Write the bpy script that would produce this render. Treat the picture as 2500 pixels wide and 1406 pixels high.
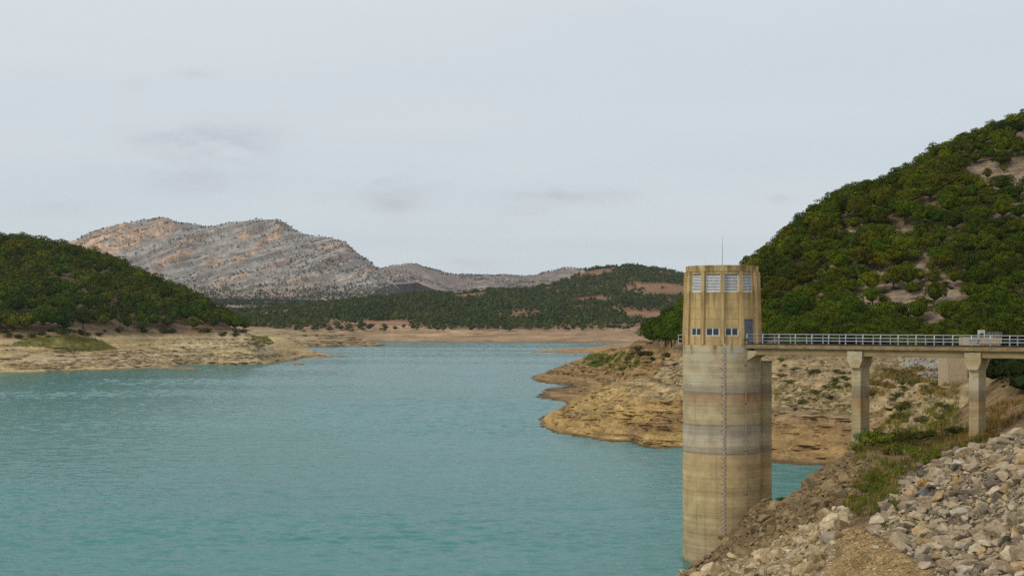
import bpy, bmesh, math, random
import numpy as np
from mathutils import Vector, Matrix, Quaternion

for o in list(bpy.data.objects):
    bpy.data.objects.remove(o)
scene = bpy.context.scene
C = scene.collection
rng = np.random.default_rng(7)
random.seed(7)

# ------------------------------------------------------------------ camera
F, CX, HY, H = 3400.0, 1250.0, 778.0, 24.4      # focal length in photo pixels, centre column, horizon row, eye height
cam = bpy.data.objects.new('camera', bpy.data.cameras.new('camera'))
C.objects.link(cam)
cam.data.sensor_width = 36
cam.data.lens = F / 2500 * 36
cam.data.shift_y = (HY - 703) / 2500
cam.location = (0, 0, H)
cam.rotation_euler = (math.radians(90), 0, 0)
cam.data.clip_start = 0.5
cam.data.clip_end = 40000
scene.camera = cam

# ------------------------------------------------------------------ world, sun, exposure
SUN_DIR = Vector((-0.62, -0.42, 0.66)).normalized()
world = bpy.data.worlds.new('World')
scene.world = world
world.use_nodes = True
wn, wl = world.node_tree.nodes, world.node_tree.links
wn.clear()

def wnode(t, **k):
    n = wn.new(t)
    for a, b in k.items():
        setattr(n, a, b)
    return n

def wmath(op, a, b=None, c=None):
    n = wnode('ShaderNodeMath', operation=op)
    for i, v in enumerate((a, b, c)):
        if v is None:
            continue
        if isinstance(v, (int, float)):
            n.inputs[i].default_value = v
        else:
            wl.new(v, n.inputs[i])
    return n.outputs[0]

def wmix(f, a, b):
    n = wnode('ShaderNodeMix', data_type='RGBA')
    for s, v in ((n.inputs[0], f), (n.inputs[6], a), (n.inputs[7], b)):
        if isinstance(v, (int, float)):
            s.default_value = v
        elif isinstance(v, tuple):
            s.default_value = (*v, 1)
        else:
            wl.new(v, s)
    return n.outputs[2]

sky = wnode('ShaderNodeTexSky', sky_type='NISHITA', sun_disc=False)
sky.sun_elevation = math.asin(SUN_DIR.z)
sky.sun_rotation = math.atan2(SUN_DIR.x, SUN_DIR.y)
sky.altitude = 300
wtc = wnode('ShaderNodeTexCoord')
wsep = wnode('ShaderNodeSeparateXYZ')
wl.new(wtc.outputs['Generated'], wsep.inputs[0])
dx, dy, dz = wsep.outputs
zz = wmath('ADD', wmath('MAXIMUM', dz, 0.0), 0.06)
comb = wnode('ShaderNodeCombineXYZ')
wl.new(wmath('DIVIDE', dx, zz), comb.inputs[0])
wl.new(wmath('DIVIDE', dy, zz), comb.inputs[1])

def wnoise(vec, scale, detail, rough=0.55, sx=1, sy=1, off=0):
    m = wnode('ShaderNodeMapping')
    m.inputs['Scale'].default_value = (sx, sy, 1)
    m.inputs['Location'].default_value = (off, off * .7, 0)
    wl.new(vec, m.inputs[0])
    n = wnode('ShaderNodeTexNoise')
    n.inputs['Scale'].default_value = scale
    n.inputs['Detail'].default_value = detail
    n.inputs['Roughness'].default_value = rough
    wl.new(m.outputs[0], n.inputs['Vector'])
    return n.outputs[0]

def wstep(v, lo, hi):
    n = wnode('ShaderNodeMapRange', interpolation_type='SMOOTHSTEP')
    wl.new(v, n.inputs[0])
    n.inputs[1].default_value = lo
    n.inputs[2].default_value = hi
    return n.outputs[0]

veil = wstep(wnoise(comb.outputs[0], 0.22, 5, 0.55, 0.6, 1.0, 3.1), 0.33, 0.72)
low = wstep(dz, 0.0, 0.20)
base_a = wmix(low, (5.85, 6.75, 7.2), (6.3, 6.95, 7.5))
base_b = wmix(low, (6.95, 7.4, 7.65), (7.7, 7.95, 8.15))
overcast = wmix(veil, base_a, base_b)
# thin grey clouds low over the mountains: direction u = x/y, v = z/y
ysafe = wmath('MAXIMUM', dy, 0.05)
uu, vv = wmath('DIVIDE', dx, ysafe), wmath('DIVIDE', dz, ysafe)
cuv = wnode('ShaderNodeCombineXYZ')
wl.new(uu, cuv.inputs[0]); wl.new(vv, cuv.inputs[1])
wisp = wnoise(cuv.outputs[0], 26, 6, 0.6, 0.45, 1.3, 1.7)
total = None
for (px, py, rx, ry, a) in ((500, 352, 150, 48, 1.0), (490, 440, 130, 34, .55), (890, 448, 190, 34, .6), (960, 498, 60, 22, .6),
                            (1390, 476, 130, 17, .9), (1290, 516, 60, 14, .5), (170, 510, 120, 22, .4), (480, 180, 50, 14, .35),
                            (320, 205, 40, 16, .3), (1120, 655, 90, 26, .5), (1900, 485, 34, 10, .5), (240, 415, 60, 18, .35)):
    du = wmath('MULTIPLY', wmath('SUBTRACT', uu, (px - CX) / F), F / rx)
    dv = wmath('MULTIPLY', wmath('SUBTRACT', vv, (HY - py) / F), F / ry)
    r2 = wmath('ADD', wmath('MULTIPLY', du, du), wmath('MULTIPLY', dv, dv))
    g = wmath('MULTIPLY', wmath('EXPONENT', wmath('MULTIPLY', r2, -1.0)), a)
    total = g if total is None else wmath('ADD', total, g)
front = wstep(dy, 0.2, 0.4)
cl = wmath('MULTIPLY', wmath('MULTIPLY', total, wstep(wisp, 0.36, 0.66)), front)
cl = wmath('MINIMUM', wmath('MULTIPLY', cl, 1.5), 1.0)
overcast = wmix(cl, overcast, (5.5, 5.7, 6.2))
final = wmix(0.05, overcast, sky.outputs[0])
bg = wnode('ShaderNodeBackground')
bg.inputs[1].default_value = 0.1
wl.new(final, bg.inputs[0])
wl.new(bg.outputs[0], wnode('ShaderNodeOutputWorld').inputs[0])

sun = bpy.data.objects.new('sun', bpy.data.lights.new('sun', 'SUN'))
C.objects.link(sun)
sun.data.energy = 1.5
sun.data.angle = math.radians(10)
sun.data.color = (1.0, 0.90, 0.74)
sun.rotation_euler = SUN_DIR.to_track_quat('Z', 'Y').to_euler()

scene.view_settings.view_transform = 'Standard'
scene.view_settings.look = 'None'
scene.view_settings.exposure = 0.0
scene.view_settings.gamma = 1.0
scene.view_settings.use_curve_mapping = False
scene.render.engine = 'CYCLES'
cy = scene.cycles
cy.max_bounces = 5
cy.diffuse_bounces = 2
cy.glossy_bounces = 2
cy.transmission_bounces = 2
cy.volume_bounces = 1
cy.use_denoising = False
cy.denoiser = 'OPENIMAGEDENOISE'
cy.denoising_prefilter = 'FAST'
cy.sample_clamp_indirect = 4.0
cy.use_adaptive_sampling = False

HAZE_DENSITY = 2.4e-5

# ------------------------------------------------------------------ numeric helpers
def proj(X, Y, Z):
    return CX + F * X / Y, HY - F * (Z - H) / Y

def world_pt(px, py, Y):
    return Vector(((px - CX) * Y / F, Y, H - (py - HY) * Y / F))

def _hash(ix, iy, seed):
    h = (ix.astype(np.int64) * 374761393 + iy.astype(np.int64) * 668265263 + seed * 1442695041) & 0xFFFFFFFF
    h = ((h ^ (h >> 13)) * 1274126177) & 0xFFFFFFFF
    return ((h ^ (h >> 16)) & 0xFFFFFF) / float(0xFFFFFF)

def vnoise(x, y, seed=0):
    x = np.asarray(x, float); y = np.asarray(y, float)
    ix, iy = np.floor(x), np.floor(y)
    fx, fy = x - ix, y - iy
    fx = fx * fx * fx * (fx * (fx * 6 - 15) + 10)
    fy = fy * fy * fy * (fy * (fy * 6 - 15) + 10)
    a = _hash(ix, iy, seed); b = _hash(ix + 1, iy, seed)
    c = _hash(ix, iy + 1, seed); d = _hash(ix + 1, iy + 1, seed)
    return (a * (1 - fx) + b * fx) * (1 - fy) + (c * (1 - fx) + d * fx) * fy

def fbm(x, y, octaves=4, seed=0, gain=0.5):
    s, a, t = 0.0, 1.0, 0.0
    for k in range(octaves):
        s = s + a * (vnoise(x * 2 ** k + 17.3 * k, y * 2 ** k - 9.1 * k, seed + k) - 0.5)
        t += a
        a *= gain
    return s / t * 2          # about -1..1

def sstep(v, lo, hi):
    t = np.clip((v - lo) / (hi - lo), 0, 1)
    return t * t * (3 - 2 * t)

def in_poly(px, py, poly):
    px = np.asarray(px); py = np.asarray(py)
    r = np.zeros(px.shape, bool)
    n = len(poly)
    for i in range(n):
        x1, y1 = poly[i]; x2, y2 = poly[(i + 1) % n]
        c = ((y1 > py) != (y2 > py)) & (px < (x2 - x1) * (py - y1) / ((y2 - y1) + 1e-9) + x1)
        r ^= c
    return r

class Surf:
    """thin-plate height field through surveyed points, on a fan grid around the valley"""
    def __init__(self, pts, px0, px1, dpx, y0, y1, dy, smooth=1e-3):
        # pts: (column, row, distance) or (column, None, distance, height)
        P, Z = [], []
        for p in pts:
            if p[1] is None:
                P.append((p[0] / 300, 3 * math.log(p[2]))); Z.append(p[3])
            else:
                P.append((p[0] / 300, 3 * math.log(p[2]))); Z.append(H - (p[1] - HY) * p[2] / F)
        P = np.array(P); Z = np.array(Z); n = len(P)
        self.P = P
        d2 = ((P[:, None] - P[None]) ** 2).sum(-1)
        K = 0.5 * d2 * np.log(d2 + 1e-12) + np.eye(n) * smooth
        A = np.zeros((n + 3, n + 3)); A[:n, :n] = K
        A[:n, n] = 1; A[:n, n + 1:] = P; A[n, :n] = 1; A[n + 1:, :n] = P.T
        self.w = np.linalg.solve(A, np.concatenate([Z, np.zeros(3)]))
        self.u = np.arange(px0, px1 + dpx, dpx)
        self.Y = np.exp(np.arange(math.log(y0), math.log(y1) + dy, dy))
        self.U, self.YY = np.meshgrid(self.u, self.Y)
        self.X = (self.U - CX) * self.YY / F
        self.Z = self.rbf(self.U, self.YY)
    def rbf(self, px, Y):
        px = np.asarray(px, float); sh = px.shape
        q = np.stack([px.ravel() / 300, 3 * np.log(np.asarray(Y, float).ravel())], 1)
        out = np.empty(len(q)); n = len(self.P)
        for i in range(0, len(q), 20000):
            c = q[i:i + 20000]
            d2 = ((c[:, None, 0] - self.P[None, :, 0]) ** 2 + (c[:, None, 1] - self.P[None, :, 1]) ** 2)
            out[i:i + 20000] = (0.5 * d2 * np.log(d2 + 1e-12)) @ self.w[:n] + self.w[n] + c @ self.w[n + 1:]
        return out.reshape(sh)
    def at(self, X, Y):
        X = np.asarray(X, float); Y = np.asarray(Y, float)
        px = CX + F * X / Y
        fu = np.clip((px - self.u[0]) / (self.u[1] - self.u[0]), 0, len(self.u) - 1.001)
        fy = np.clip(np.log(Y / self.Y[0]) / math.log(self.Y[1] / self.Y[0]), 0, len(self.Y) - 1.001)
        i, j = fy.astype(int), fu.astype(int); a, b = fy - i, fu - j
        Z = self.Z
        return (Z[i, j] * (1 - a) * (1 - b) + Z[i + 1, j] * a * (1 - b) + Z[i, j + 1] * (1 - a) * b + Z[i + 1, j + 1] * a * b)
    def visible(self, X, Y, Z):
        """True where the sight line from the viewpoint clears this surface"""
        ok = np.ones(len(X), bool)
        for t in np.linspace(0.3, 0.985, 60):
            yy = Y * t
            good = yy > self.Y[0]
            zz = self.at(X * t, np.maximum(yy, self.Y[0]))
            ok &= ~(good & (zz > H + (Z - H) * t))
        return ok
    def sample(self, n, poly=None, y0=None, y1=None, px0=None, px1=None):
        """random spots, even over the ground; poly in photo columns / rows of the ground point"""
        y0 = y0 or self.Y[0]; y1 = y1 or self.Y[-1]
        px0 = px0 or self.u[0]; px1 = px1 or self.u[-1]
        Y = np.sqrt(rng.uniform(y0 ** 2, y1 ** 2, n))
        X = (rng.uniform(px0, px1, n) - CX) * Y / F
        Z = self.at(X, Y)
        if poly is not None:
            a, b = proj(X, Y, Z)
            k = in_poly(a, b, poly)
            X, Y, Z = X[k], Y[k], Z[k]
        return X, Y, Z

def np_mesh(name, V, Fc, mats, col=None, smooth=False, mat_idx=None):
    me = bpy.data.meshes.new(name)
    V = np.ascontiguousarray(V, np.float32); Fc = np.ascontiguousarray(Fc, np.int32)
    k = Fc.shape[1]
    me.vertices.add(len(V)); me.vertices.foreach_set('co', V.ravel())
    me.loops.add(Fc.size); me.loops.foreach_set('vertex_index', Fc.ravel())
    me.polygons.add(len(Fc)); me.polygons.foreach_set('loop_start', np.arange(0, Fc.size, k, dtype=np.int32))
    me.polygons.foreach_set('use_smooth', np.full(len(Fc), smooth, bool))
    for m in (mats if isinstance(mats, (list, tuple)) else [mats]):
        me.materials.append(m)
    if mat_idx is not None:
        me.polygons.foreach_set('material_index', np.ascontiguousarray(mat_idx, np.int32))
    if col is not None:
        a = me.attributes.new('Col', 'FLOAT_COLOR', 'POINT')
        c = np.ones((len(V), 4), np.float32); c[:, :3] = col
        a.data.foreach_set('color', c.ravel())
    me.update(calc_edges=True)
    return me

def link(name, me, parent=None, loc=None, rot=None, scale=None, color=None):
    o = bpy.data.objects.new(name, me)
    C.objects.link(o)
    if parent is not None: o.parent = parent
    if loc is not None: o.location = loc
    if rot is not None: o.rotation_euler = rot
    if scale is not None: o.scale = scale
    if color is not None: o.color = (*color, 1)
    return o

def tag(o, label, cat=None, group=None, kind=None):
    if label: o['label'] = label
    if cat: o['category'] = cat
    if group: o['group'] = group
    if kind: o['kind'] = kind
    return o

def grid_faces(nr, nc):
    i = np.arange(nr - 1)[:, None] * nc + np.arange(nc - 1)[None]
    return np.stack([i, i + 1, i + nc + 1, i + nc], -1).reshape(-1, 4)

# ------------------------------------------------------------------ materials
class M:
    def __init__(self, name):
        self.m = bpy.data.materials.new(name); self.m.use_nodes = True
        self.nt = self.m.node_tree; self.n = self.nt.nodes; self.l = self.nt.links
        self.n.clear()
        self.out = self.n.new('ShaderNodeOutputMaterial')
        self.b = self.n.new('ShaderNodeBsdfPrincipled')
        self.l.new(self.b.outputs[0], self.out.inputs[0])
        self.b.inputs['Roughness'].default_value = 0.85
        self.b.inputs['Specular IOR Level'].default_value = 0.06
    def put(self, s, v):
        if isinstance(v, (int, float)): s.default_value = v
        elif isinstance(v, tuple): s.default_value = (*v, 1) if len(v) == 3 and s.type == 'RGBA' else v
        else: self.l.new(v, s)
    def pos(self, scale=(1, 1, 1), space='pos'):
        if space == 'pos': s = self.n.new('ShaderNodeNewGeometry').outputs['Position']
        else: s = self.n.new('ShaderNodeTexCoord').outputs['Object']
        m = self.n.new('ShaderNodeMapping'); m.inputs['Scale'].default_value = scale
        self.l.new(s, m.inputs[0]); return m.outputs[0]
    def noise(self, vec, scale=1, detail=4, rough=0.55, dist=0):
        n = self.n.new('ShaderNodeTexNoise')
        n.inputs['Scale'].default_value = scale; n.inputs['Detail'].default_value = detail
        n.inputs['Roughness'].default_value = rough; n.inputs['Distortion'].default_value = dist
        self.l.new(vec, n.inputs['Vector']); return n.outputs[0]
    def voro(self, vec, scale=1, feature='F1'):
        n = self.n.new('ShaderNodeTexVoronoi'); n.feature = feature
        n.inputs['Scale'].default_value = scale
        self.l.new(vec, n.inputs['Vector']); return n.outputs[0]
    def step(self, v, lo, hi, a=0.0, b=1.0):
        n = self.n.new('ShaderNodeMapRange'); n.interpolation_type = 'SMOOTHSTEP'
        self.put(n.inputs[0], v)
        for i, x in zip((1, 2, 3, 4), (lo, hi, a, b)): n.inputs[i].default_value = x
        return n.outputs[0]
    def math(self, op, a, b=0.0):
        n = self.n.new('ShaderNodeMath'); n.operation = op
        self.put(n.inputs[0], a); self.put(n.inputs[1], b); return n.outputs[0]
    def mix(self, f, a, b, blend='MIX'):
        n = self.n.new('ShaderNodeMix'); n.data_type = 'RGBA'; n.blend_type = blend
        self.put(n.inputs[0], f); self.put(n.inputs[6], a); self.put(n.inputs[7], b); return n.outputs[2]
    def ramp(self, v, stops):
        n = self.n.new('ShaderNodeValToRGB'); e = n.color_ramp.elements
        while len(e) < len(stops): e.new(0.5)
        for el, (p, c) in zip(e, sorted(stops)): el.position = p; el.color = (*c, 1)
        self.put(n.inputs[0], v); return n.outputs[0]
    def attr(self, name='Col'):
        n = self.n.new('ShaderNodeAttribute'); n.attribute_name = name; return n.outputs['Color']
    def objcol(self): return self.n.new('ShaderNodeObjectInfo').outputs['Color']
    def sepz(self, v):
        n = self.n.new('ShaderNodeSeparateXYZ'); self.l.new(v, n.inputs[0]); return n.outputs
    def bump(self, h, strength=0.5, dist=0.1):
        n = self.n.new('ShaderNodeBump'); n.inputs['Strength'].default_value = strength
        n.inputs['Distance'].default_value = dist
        self.put(n.inputs['Height'], h); self.l.new(n.outputs[0], self.b.inputs['Normal'])
    def color(self, c): self.put(self.b.inputs['Base Color'], c)

def scale_col(m, col, v, lo, hi):
    f = m.step(v, 0.25, 0.75, lo, hi)
    cmb = m.n.new('ShaderNodeCombineColor')
    for i in range(3): m.l.new(f, cmb.inputs[i])
    return m.mix(1.0, col, cmb.outputs[0], 'MULTIPLY')

def earth_mat(name, s1, s2, lo=0.7, hi=1.3, bstr=0.6, bdist=0.2, strata=0.0):
    m = M(name)
    p = m.pos()
    n1 = m.noise(p, s1, 6, 0.6); n2 = m.noise(p, s2, 5, 0.65)
    c = scale_col(m, m.attr(), n1, lo, hi)
    c = scale_col(m, c, n2, lo + .08, hi - .08)
    h = m.math('ADD', m.math('MULTIPLY', n1, 1.0), m.math('MULTIPLY', n2, s1 / s2 * 2))
    if strata > 0:
        q = m.pos((0.02, 0.02, strata))
        n3 = m.noise(q, 1.0, 4, 0.6, 0.4)
        c = scale_col(m, c, n3, 0.80, 1.18)
        h = m.math('ADD', h, m.math('MULTIPLY', n3, 0.6))
    m.color(c); m.bump(h, bstr, bdist)
    m.b.inputs['Roughness'].default_value = 0.95
    return m.m

MAT = {}
MAT['bank'] = earth_mat('bank_earth', 1.2, 6.0, 0.62, 1.35, 0.9, 0.35)
MAT['shore'] = earth_mat('eroded_shore', 0.35, 1.4, 0.72, 1.28, 0.8, 0.5, 1.2)
MAT['far'] = earth_mat('far_earth', 0.05, 0.25, 0.75, 1.25, 0.6, 3.0, 0.35)
MAT['mountain'] = earth_mat('limestone', 0.02, 0.09, 0.72, 1.28, 0.9, 9.0)

m = M('foliage')
c = m.mix(1.0, m.attr(), m.objcol(), 'MULTIPLY')
m.color(c); m.b.inputs['Roughness'].default_value = 0.7; m.b.inputs['Specular IOR Level'].default_value = 0.02
MAT['leaf'] = m.m
m = M('bark'); m.color((0.09, 0.065, 0.045)); m.bump(m.noise(m.pos((3, 3, .6)), 3, 3), .6, .05); MAT['bark'] = m.m

m = M('limestone_rock')
c = m.mix(1.0, m.attr(), m.objcol(), 'MULTIPLY')
p = m.pos()
n1 = m.noise(p, 2.2, 5, 0.65); n2 = m.noise(p, 9, 4, .6)
c = scale_col(m, c, n1, 0.68, 1.2); c = scale_col(m, c, n2, 0.85, 1.12)
m.color(c); m.bump(m.math('ADD', n1, m.math('MULTIPLY', n2, .35)), .7, .22); m.b.inputs['Roughness'].default_value = .95
MAT['rock'] = m.m

# concrete of shaft and piers: old waterlines are horizontal stains at fixed heights
def concrete_bands(name, mul=(1, 1, 1)):
    m = M(name)
    p = m.pos()
    z = m.sepz(p)[2]
    wob = m.noise(m.pos((0.5, 0.5, 0.25)), 1, 4)
    zz = m.math('ADD', z, m.math('MULTIPLY', m.math('SUBTRACT', wob, 0.5), 0.35))
    t = m.math('DIVIDE', zz, 22.0)
    def s(z_, *c): return (max(0, min(1, z_ / 22.0)), tuple(a * b for a, b in zip(c, mul)))
    col = m.ramp(t, [s(0, .24, .18, .085), s(0.6, .38, .29, .15), s(3.2, .41, .315, .155), s(6.5, .46, .34, .155), s(8.5, .49, .35, .155),
                     s(10.8, .47, .33, .155), s(11.05, .34, .275, .17), s(11.5, .36, .29, .185), s(11.7, .48, .385, .24), s(12.7, .49, .40, .255),
                     s(13.0, .37, .31, .20), s(13.75, .36, .30, .195), s(13.85, .43, .33, .175), s(15.3, .46, .35, .18), s(16.3, .43, .305, .155),
                     s(16.75, .42, .265, .135), s(16.95, .30, .235, .145), s(17.8, .38, .305, .19), s(18.05, .50, .40, .225), s(22, .49, .38, .195)])
    n1 = m.noise(m.pos((1.0, 1.0, 0.9)), 0.8, 6, 0.62)
    col = scale_col(m, col, n1, 0.80, 1.18)
    lines = m.noise(m.pos((0.06, 0.06, 3.2)), 1, 4, 0.7)
    col = scale_col(m, col, lines, 0.78, 1.18)
    streak = m.noise(m.pos((2.2, 2.2, 0.10)), 1, 4, 0.6)
    col = m.mix(m.step(streak, 0.55, 0.78, 0, .45), col, (0.19, 0.13, 0.06))
    # grey render patches high on the shaft
    patch = m.noise(m.pos((0.55, 0.55, 0.8)), 0.75, 5, 0.6)
    hi = m.math('MULTIPLY', m.step(z, 17.6, 18.4), m.step(patch, 0.5, 0.56))
    col = m.mix(m.math('MULTIPLY', hi, 0.75), col, (0.50, 0.45, 0.32))
    top = m.math('MULTIPLY', m.step(z, 20.7, 21.6), m.step(m.noise(m.pos((1.6, 1.6, .25)), 1, 4), .5, .66))
    col = m.mix(m.math('MULTIPLY', top, 0.7), col, (0.13, 0.10, 0.055))
    rust = m.math('MULTIPLY', m.math('MULTIPLY', m.step(z, 14.5, 16.6), m.step(z, 17.1, 16.8)), m.step(m.noise(m.pos((.5, .5, .2)), 1, 3), .5, .68))
    col = m.mix(m.math('MULTIPLY', rust, 0.75), col, (0.34, 0.165, 0.06))
    dots = m.voro(m.pos((1, 1, 1)), 2.6)
    dd = m.math('MULTIPLY', m.math('MULTIPLY', m.step(z, 3.4, 4.2), m.step(z, 6.8, 5.6)), m.step(dots, 0.17, 0.11))
    dd = m.math('MULTIPLY', dd, m.step(m.noise(p, .9, 2), .45, .55))
    col = m.mix(m.math('MULTIPLY', dd, 0.85), col, (0.05, 0.04, 0.025))
    m.color(col)
    fine = m.noise(p, 14, 3)
    m.bump(m.math('ADD', m.math('MULTIPLY', n1, .6), m.math('MULTIPLY', fine, .2)), .45, .06)
    m.b.inputs['Roughness'].default_value = .9
    return m.m
MAT['shaft'] = concrete_bands('stained_concrete', (1.05, 1.07, 1.22))
MAT['pier'] = concrete_bands('pier_concrete', (0.92, 0.94, 1.0))

m = M('ochre_concrete')
p = m.pos()
n1 = m.noise(m.pos((1, 1, .8)), 0.9, 6, .62)
col = m.mix(m.step(n1, .35, .7), (0.58, 0.41, 0.195), (0.47, 0.315, 0.14))
st = m.noise(m.pos((2.6, 2.6, 0.16)), 1, 5, .6)
col = m.mix(m.step(st, 0.50, 0.70, 0, .75), col, (0.20, 0.125, 0.05))
col = m.mix(m.step(m.noise(m.pos((.9, .9, .5)), .8, 4), .52, .66, 0, .5), col, (0.27, 0.205, 0.11))
z = m.sepz(p)[2]
mold = m.math('MULTIPLY', m.step(z, 28.5, 29.6), m.step(m.noise(m.pos((1.4, 1.4, .4)), 1, 4), .38, .62))
col = m.mix(m.math('MULTIPLY', mold, .75), col, (0.12, 0.085, 0.03))
run = m.math('MULTIPLY', m.step(st, .36, .6, 0, 1), m.math('MULTIPLY', m.step(z, 25.3, 27.0), m.step(z, 27.2, 27.0)))
col = m.mix(m.math('MULTIPLY', run, .45), col, (0.16, 0.10, 0.05))
m.color(col); m.bump(m.math('ADD', n1, m.math('MULTIPLY', m.noise(p, 12, 3), .2)), .35, .05)
MAT['ochre'] = m.m

m = M('deck_concrete')
p = m.pos()
n1 = m.noise(p, 1.3, 6, .65)
col = m.mix(m.step(n1, .35, .7), (0.33, 0.24, 0.125), (0.22, 0.155, 0.08))
col = m.mix(m.step(m.noise(m.pos((1, 1, 5)), 1.2, 4), .55, .72, 0, .75), col, (0.07, 0.055, 0.035))
m.color(col); m.bump(n1, .4, .05); MAT['deck'] = m.m
m = M('girder_concrete')
n1 = m.noise(m.pos((.6, .6, 1.5)), 1.0, 5, .6)
m.color(m.mix(m.step(n1, .3, .7), (0.34, 0.255, 0.13), (0.25, 0.18, 0.09))); m.bump(n1, .3, .04); MAT['girder'] = m.m
m = M('asphalt'); m.color((.05, .048, .045)); MAT['asphalt'] = m.m

def paint(name, c, rough=.5, metal=0.0, var=.12):
    m = M(name)
    n = m.noise(m.pos(), 3, 4)
    m.color(m.mix(m.step(n, .3, .7), tuple(x * (1 - var) for x in c), tuple(min(1, x * (1 + var)) for x in c)))
    m.b.inputs['Specular IOR Level'].default_value = .4; m.b.inputs['Roughness'].default_value = rough; m.b.inputs['Metallic'].default_value = metal
    return m.m
MAT['galv'] = paint('galvanised_steel', (.27, .295, .32), .45, .25)
MAT['white'] = paint('white_metal', (.66, .66, .64), .5)
MAT['louvre'] = paint('louvre_metal', (.74, .75, .74), .45, .1)
MAT['door'] = paint('grey_blue_paint', (.115, .135, .165), .5)
MAT['dark'] = paint('dark_void', (.012, .012, .012), .8)
MAT['iron'] = paint('rusty_iron', (.10, .06, .04), .8)
MAT['gauge_red'] = paint('gauge_red', (.30, .12, .115), .6)
MAT['gauge_white'] = paint('gauge_white', (.47, .40, .33), .6)
MAT['palecon'] = paint('pale_concrete', (.42, .32, .20), .9, 0, .2)
m = M('window_glass'); m.color((.02, .03, .03)); m.b.inputs['Roughness'].default_value = .08
m.b.inputs['Specular IOR Level'].default_value = .5; MAT['glass'] = m.m

# water
m = M('lake_water')
p = m.pos()
w2 = m.noise(m.pos((1.6, 3.4, 1)), 1.2, 3, 0.6)
big = m.noise(m.pos((0.004, 0.016, 1)), 1.0, 4, 0.6, 0.3)
m.bump(w2, 0.35, 0.12)
body = m.n.new('ShaderNodeBsdfDiffuse'); skin = m.n.new('ShaderNodeBsdfGlossy'); fr = m.n.new('ShaderNodeFresnel'); mx = m.n.new('ShaderNodeMixShader')
m.put(body.inputs['Color'], m.mix(m.step(big, .3, .7), (0.066, 0.228, 0.213), (0.057, 0.208, 0.196)))
skin.inputs['Roughness'].default_value = .09
fr.inputs['IOR'].default_value = 1.33
nb_ = m.b.inputs['Normal'].links[0].from_socket
for n_ in (body, skin, fr): m.l.new(nb_, n_.inputs['Normal'])
m.l.new(m.math('MULTIPLY', fr.outputs[0], .76), mx.inputs[0])
m.l.new(body.outputs[0], mx.inputs[1]); m.l.new(skin.outputs[0], mx.inputs[2])
m.l.new(mx.outputs[0], m.out.inputs[0])
MAT['water'] = m.m

# ------------------------------------------------------------------ ground sheet, water
g = np.array([(-9000, -300, -7), (9000, -300, -7), (9000, 9500, -7), (-9000, 9500, -7)], float)
gm = np_mesh('ground', g, np.array([[0, 1, 2, 3]]), MAT['far'], col=(.3, .22, .13))
tag(link('ground', gm), None, None, None, 'structure')
wu = np.arange(-90, 2160, 5.5); wy = np.exp(np.arange(math.log(108), math.log(1640), .0016))
WU, WY = np.meshgrid(wu, wy)
WX = (WU - CX) * WY / F
gust = .55 + .75 * sstep(fbm(WX / 130, WY / 45, 3, 300) , -.35, .45)
q_ = WX * .10
WZ = (fbm(WX / 2.3, (WY + q_) / .85, 3, 301) * .15 + fbm(WX / 6.5, (WY - q_) / 2.6, 2, 302) * .13) * gust
WZ *= sstep(WY, 1640, 1300)
nw = WX.size
wv = np.concatenate([np.stack([WX, WY, WZ], -1).reshape(-1, 3), np.array([(-2600, -60, -.22), (2200, -60, -.22), (2200, 2600, -.22), (-2600, 2600, -.22)], float)])
wf = np.concatenate([grid_faces(*WX.shape), np.array([[nw, nw + 1, nw + 2, nw + 3]])])
wm_ = np_mesh('water', wv, wf, MAT['water'], None, True)
tag(link('water', wm_), None, None, None, 'structure')

# ------------------------------------------------------------------ terrain
def terrace(Z, X, Y, period, k, seed, lo=0.0, hi=19.0, wamp=1.2):
    wob = fbm(X / 30, Y / 30, 3, seed) * period * wamp
    t = (Z + wob) / period
    f = t - np.floor(t)
    st = (np.floor(t) + sstep(f, 0.45, 0.95)) * period - wob
    m_ = sstep(Z, lo, lo + .6) * (1 - sstep(Z, hi - 2, hi))
    return Z + (st - Z) * k * m_

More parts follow.
